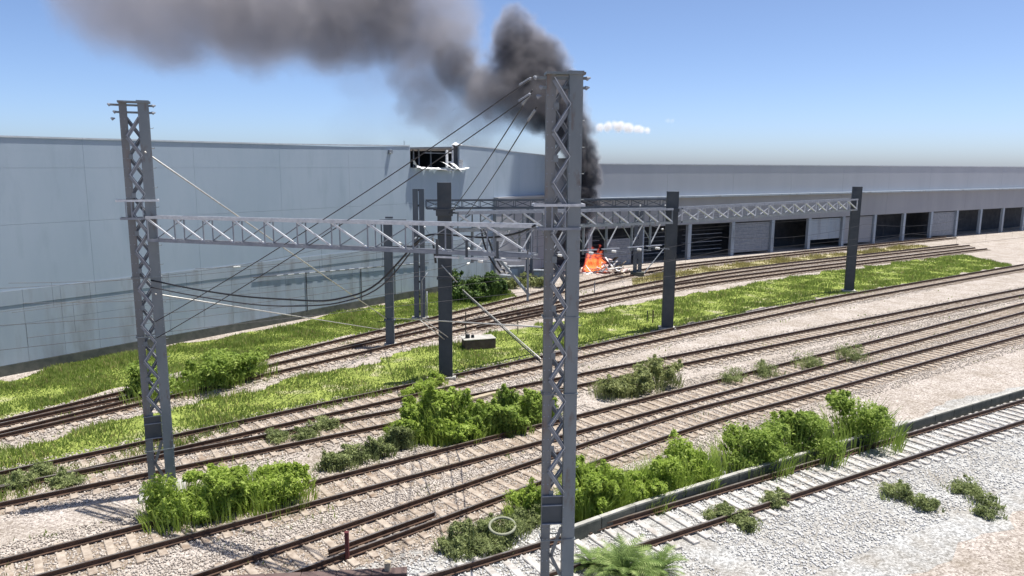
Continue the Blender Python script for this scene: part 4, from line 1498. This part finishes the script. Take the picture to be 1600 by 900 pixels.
# ------------------------------------------------------------------ smoke and cloud, as real volumes
def volume_object(name, blobs, lo, hi, res, material, warp, warp_scale, detail_scale, detail_amt, edge=.55):
    """blobs: (centre, radius, density). A voxel density field: soft spheres, warped and eroded by noise."""
    ng = bpy.data.node_groups.new(name, 'GeometryNodeTree')
    ng.interface.new_socket('Geometry', in_out='OUTPUT', socket_type='NodeSocketGeometry')
    N, L = ng.nodes, ng.links
    out = N.new('NodeGroupOutput')
    pos = N.new('GeometryNodeInputPosition').outputs[0]

    def noise(vec, sc, det, color=False):
        n = N.new('ShaderNodeTexNoise')
        n.inputs['Scale'].default_value = sc
        n.inputs['Detail'].default_value = det
        n.inputs['Roughness'].default_value = .55
        L.new(vec, n.inputs['Vector'])
        return n.outputs['Color' if color else 'Fac']

    def vm(op, a, b):
        n = N.new('ShaderNodeVectorMath')
        n.operation = op
        L.new(a, n.inputs[0])
        if hasattr(b, 'is_output'):
            L.new(b, n.inputs[1])
        else:
            n.inputs[1].default_value = b
        return n

    def mth(op, a, b, c=None):
        n = N.new('ShaderNodeMath')
        n.operation = op
        for i, v in enumerate((a, b, c)):
            if v is None:
                continue
            if hasattr(v, 'is_output'):
                L.new(v, n.inputs[i])
            else:
                n.inputs[i].default_value = v
        return n.outputs[0]

    w = vm('SUBTRACT', noise(pos, warp_scale, 3.0, True), (.5, .5, .5)).outputs[0]
    w = vm('MULTIPLY', w, (warp, warp, warp)).outputs[0]
    w2 = vm('SUBTRACT', noise(pos, warp_scale * 3.3, 3.0, True), (.5, .5, .5)).outputs[0]
    w2 = vm('MULTIPLY', w2, (warp * .5,) * 3).outputs[0]
    w3 = vm('SUBTRACT', noise(pos, warp_scale * 8.5, 2.0, True), (.5, .5, .5)).outputs[0]
    w3 = vm('MULTIPLY', w3, (warp * .22,) * 3).outputs[0]
    w2 = vm('ADD', w2, w3).outputs[0]
    p = vm('ADD', vm('ADD', pos, w).outputs[0], w2).outputs[0]
    acc = None
    for c, r, dn in blobs:
        dist = vm('DISTANCE', p, tuple(c)).outputs['Value']
        mr = N.new('ShaderNodeMapRange')
        mr.interpolation_type = 'SMOOTHSTEP'
        mr.inputs[1].default_value, mr.inputs[2].default_value = r * 1.15, r * edge
        mr.inputs[3].default_value, mr.inputs[4].default_value = 0.0, dn
        L.new(dist, mr.inputs[0])
        acc = mr.outputs[0] if acc is None else mth('MAXIMUM', acc, mr.outputs[0])
    d = mth('SUBTRACT', 1.0, mth('MULTIPLY', mth('ABSOLUTE', mth('SUBTRACT', noise(pos, detail_scale, 5.0), .5), 0.0), 2.6))
    d = mth('MULTIPLY_ADD', d, detail_amt, 1 - detail_amt)
    acc = mth('MAXIMUM', mth('MULTIPLY', acc, d), 0.0)
    cube = N.new('GeometryNodeVolumeCube')
    L.new(acc, cube.inputs['Density'])
    cube.inputs['Min'].default_value = lo
    cube.inputs['Max'].default_value = hi
    for k, v in zip(('Resolution X', 'Resolution Y', 'Resolution Z'), res):
        cube.inputs[k].default_value = v
    sm = N.new('GeometryNodeSetMaterial')
    sm.inputs['Material'].default_value = material
    L.new(cube.outputs[0], sm.inputs['Geometry'])
    L.new(sm.outputs[0], out.inputs[0])
    me = bpy.data.meshes.new(name)
    me.from_pydata([tuple(lo), tuple(hi)], [], [])
    me.materials.append(material)
    o = link(name, me)
    md = o.modifiers.new('density', 'NODES')
    md.node_group = ng
    return o


def vol_mat(name, col, dens, aniso=0.0):
    m = bpy.data.materials.new(name)
    m.use_nodes = True
    nt = m.node_tree
    nt.nodes.clear()
    out = nt.nodes.new('ShaderNodeOutputMaterial')
    v = nt.nodes.new('ShaderNodeVolumePrincipled')
    v.inputs['Color'].default_value = (*col, 1)
    v.inputs['Density'].default_value = dens
    v.inputs['Anisotropy'].default_value = aniso
    nt.links.new(v.outputs[0], out.inputs['Volume'])
    return m


SY = 85.0
SB = [(915, 350, 14, 1.5), (914, 330, 17, 1.7), (913, 312, 20, 1.8), (911, 292, 22, 1.8), (909, 270, 24, 1.8), (907, 248, 26, 1.7), (902, 224, 29, 1.6), (892, 200, 33, 1.5), (878, 178, 36, 1.4), (862, 160, 38, 1.3),
      (848, 140, 42, 1.2), (832, 114, 48, 1.05), (818, 84, 48, .95), (806, 56, 36, .75), (846, 88, 38, .8), (845, 175, 32, 1.1), (822, 170, 30, .8),
      (800, 140, 40, .75), (772, 146, 40, .5), (748, 138, 38, .5), (724, 120, 36, .55), (706, 92, 36, .6), (742, 172, 36, .24), (772, 180, 32, .20), (690, 110, 34, .35),
      (690, 60, 48, .32), (702, 20, 46, .22), (650, 52, 54, .34), (605, 42, 58, .42), (560, 48, 54, .36), (660, 0, 64, .24), (595, 0, 64, .5), (540, 10, 68, .42),
      (676, 132, 40, .30), (664, 168, 40, .26), (700, 190, 40, .20), (642, 116, 40, .22), (735, 206, 40, .13), (600, 104, 42, .06), (560, 112, 42, .05), (590, 158, 52, .022), (556, 200, 46, .018), (640, 196, 44, .03), (785, 212, 42, .03), (690, 222, 40, .03), (690, 160, 36, .2),
      (500, 30, 68, .40), (450, 10, 78, .36), (395, 20, 78, .32), (330, -10, 88, .28), (260, 5, 88, .24), (190, -20, 94, .20)]
k = SY / FOC
blobs = []
for i, (px, py, r, dn) in enumerate(SB):
    yy = SY - .3 + (1.2 * math.sin(i * 1.7) if px < 880 else 0) - max(0, 880 - px) * .006
    blobs.append((at(px, py, yy), r * k * 1.08, dn))
lo = (-47.0, SY - 11.5, 4.0)
hi = (14.0, SY + 7.5, 38.5)
sm_mat = vol_mat('smoke', (0.44, 0.43, 0.46), 1.0)
nt = sm_mat.node_tree                               # denser smoke carries more soot and is blacker
sa = nt.nodes.new('ShaderNodeAttribute')
sa.attribute_name = 'density'
sr = nt.nodes.new('ShaderNodeValToRGB')
e = sr.color_ramp.elements
e[0].position, e[0].color = .12, (0.56, 0.54, 0.56, 1)
e[1].position, e[1].color = 1.0, (0.04, 0.05, 0.072, 1)
e.new(.45).color = (0.33, 0.32, 0.345, 1)
nt.links.new(sa.outputs['Fac'], sr.inputs[0])
nt.links.new(sr.outputs[0], [n for n in nt.nodes if n.type == 'PRINCIPLED_VOLUME'][0].inputs['Color'])
o = volume_object('smoke', blobs, lo, hi, (340, 106, 190), sm_mat, 4.4, .17, .5, .75, edge=.62)
tag(o, 'dark grey smoke plume rising from the fire and drifting left', 'smoke', kind='stuff')

CB = [(942, 201, 12, 1), (958, 198, 13, 1), (975, 200, 14, 1), (992, 202, 12, 1), (1008, 204, 9, .8), (967, 196, 11, 1), (1046, 189, 7, .12)]
CY = 2600.0
k = CY / FOC
cb = []
for px, py, r, dn in CB:
    for dx in (-.5, .5):
        cb.append((at(px + dx * r, py, CY), r * k * .62, dn))
lo = tuple(at(915, 222, CY) + Vector((0, -60, 0)))
hi = tuple(at(1075, 172, CY) + Vector((0, 60, 0)))
o = volume_object('cloud', cb, lo, hi, (130, 44, 44), vol_mat('cloud', (0.99, 0.99, 0.99), 0.10), 26, .012, .03, .5, edge=.2)
tag(o, 'small flat white cloud low over the depot roof', 'cloud', kind='stuff')

# flames: a soft glowing volume over the debris
fm = bpy.data.materials.new('flame_gas')
fm.use_nodes = True
nt = fm.node_tree
nt.nodes.clear()
fo = nt.nodes.new('ShaderNodeOutputMaterial')
fv = nt.nodes.new('ShaderNodeVolumePrincipled')
fa = nt.nodes.new('ShaderNodeAttribute')
fa.attribute_name = 'density'
fr_ = nt.nodes.new('ShaderNodeValToRGB')
e = fr_.color_ramp.elements
e[0].position, e[0].color = .15, (0.80, 0.035, 0.012, 1)
e[1].position, e[1].color = .9, (1.0, 0.30, 0.06, 1)
nt.links.new(fa.outputs['Fac'], fr_.inputs[0])
nt.links.new(fr_.outputs[0], fv.inputs['Emission Color'])
fe = nt.nodes.new('ShaderNodeMath')
fe.operation = 'MULTIPLY'
fe.inputs[1].default_value = 3.2
nt.links.new(fa.outputs['Fac'], fe.inputs[0])
nt.links.new(fe.outputs[0], fv.inputs['Emission Strength'])
fv.inputs['Color'].default_value = (0.25, 0.2, 0.18, 1)
fv.inputs['Density'].default_value = 2.2
nt.links.new(fv.outputs[0], fo.inputs['Volume'])
t = thing('fire', 'red orange flames burning on the debris heap', 'fire')
FB = []
rf = random.Random(9)
for i in range(11):
    x = rf.uniform(-.95, .7)
    h = (3.3 - 1.1 * abs(x + .1)) * rf.uniform(.55, 1.0)
    w = rf.uniform(.36, .56)
    for q in range(4):
        u = q / 3
        FB.append((FIRE + Vector((x - .25 * u * u, -.3 + rf.uniform(-.2, .2), .5 + h * u)), w * (1.25 - .8 * u), 1.0 - .55 * u))
fo_ = volume_object('flame_gas', FB, tuple(FIRE + Vector((-2.4, -1.8, 0))), tuple(FIRE + Vector((2.2, 1.2, 4.6))), (92, 60, 92), fm, 1.0, .9, 1.6, .6, edge=.3)
fo_.parent = t
tag(fo_, kind='stuff')
for i in range(7):
    x, h, w, ph = rf.uniform(-.9, .7), rf.uniform(.7, 1.5), rf.uniform(.10, .2), rf.uniform(0, 6)
    pts, rs = [], []
    for q in range(8):
        u = q / 7
        pts.append(FIRE + Vector((x - .2 * u * u + .10 * math.sin(ph + u * 5) * u, -.35 + .1 * math.cos(ph + 4 * u), .45 + h * u)))
        rs.append(max(.01, w * math.sin(math.pi * (.22 + .78 * u)) * (1 + .2 * math.sin(ph * 2 + 8 * u))))
    mb = MB()
    mb.tube(pts, rs, 8)
    mb.build('flame', M['flame'], t, smooth=True)
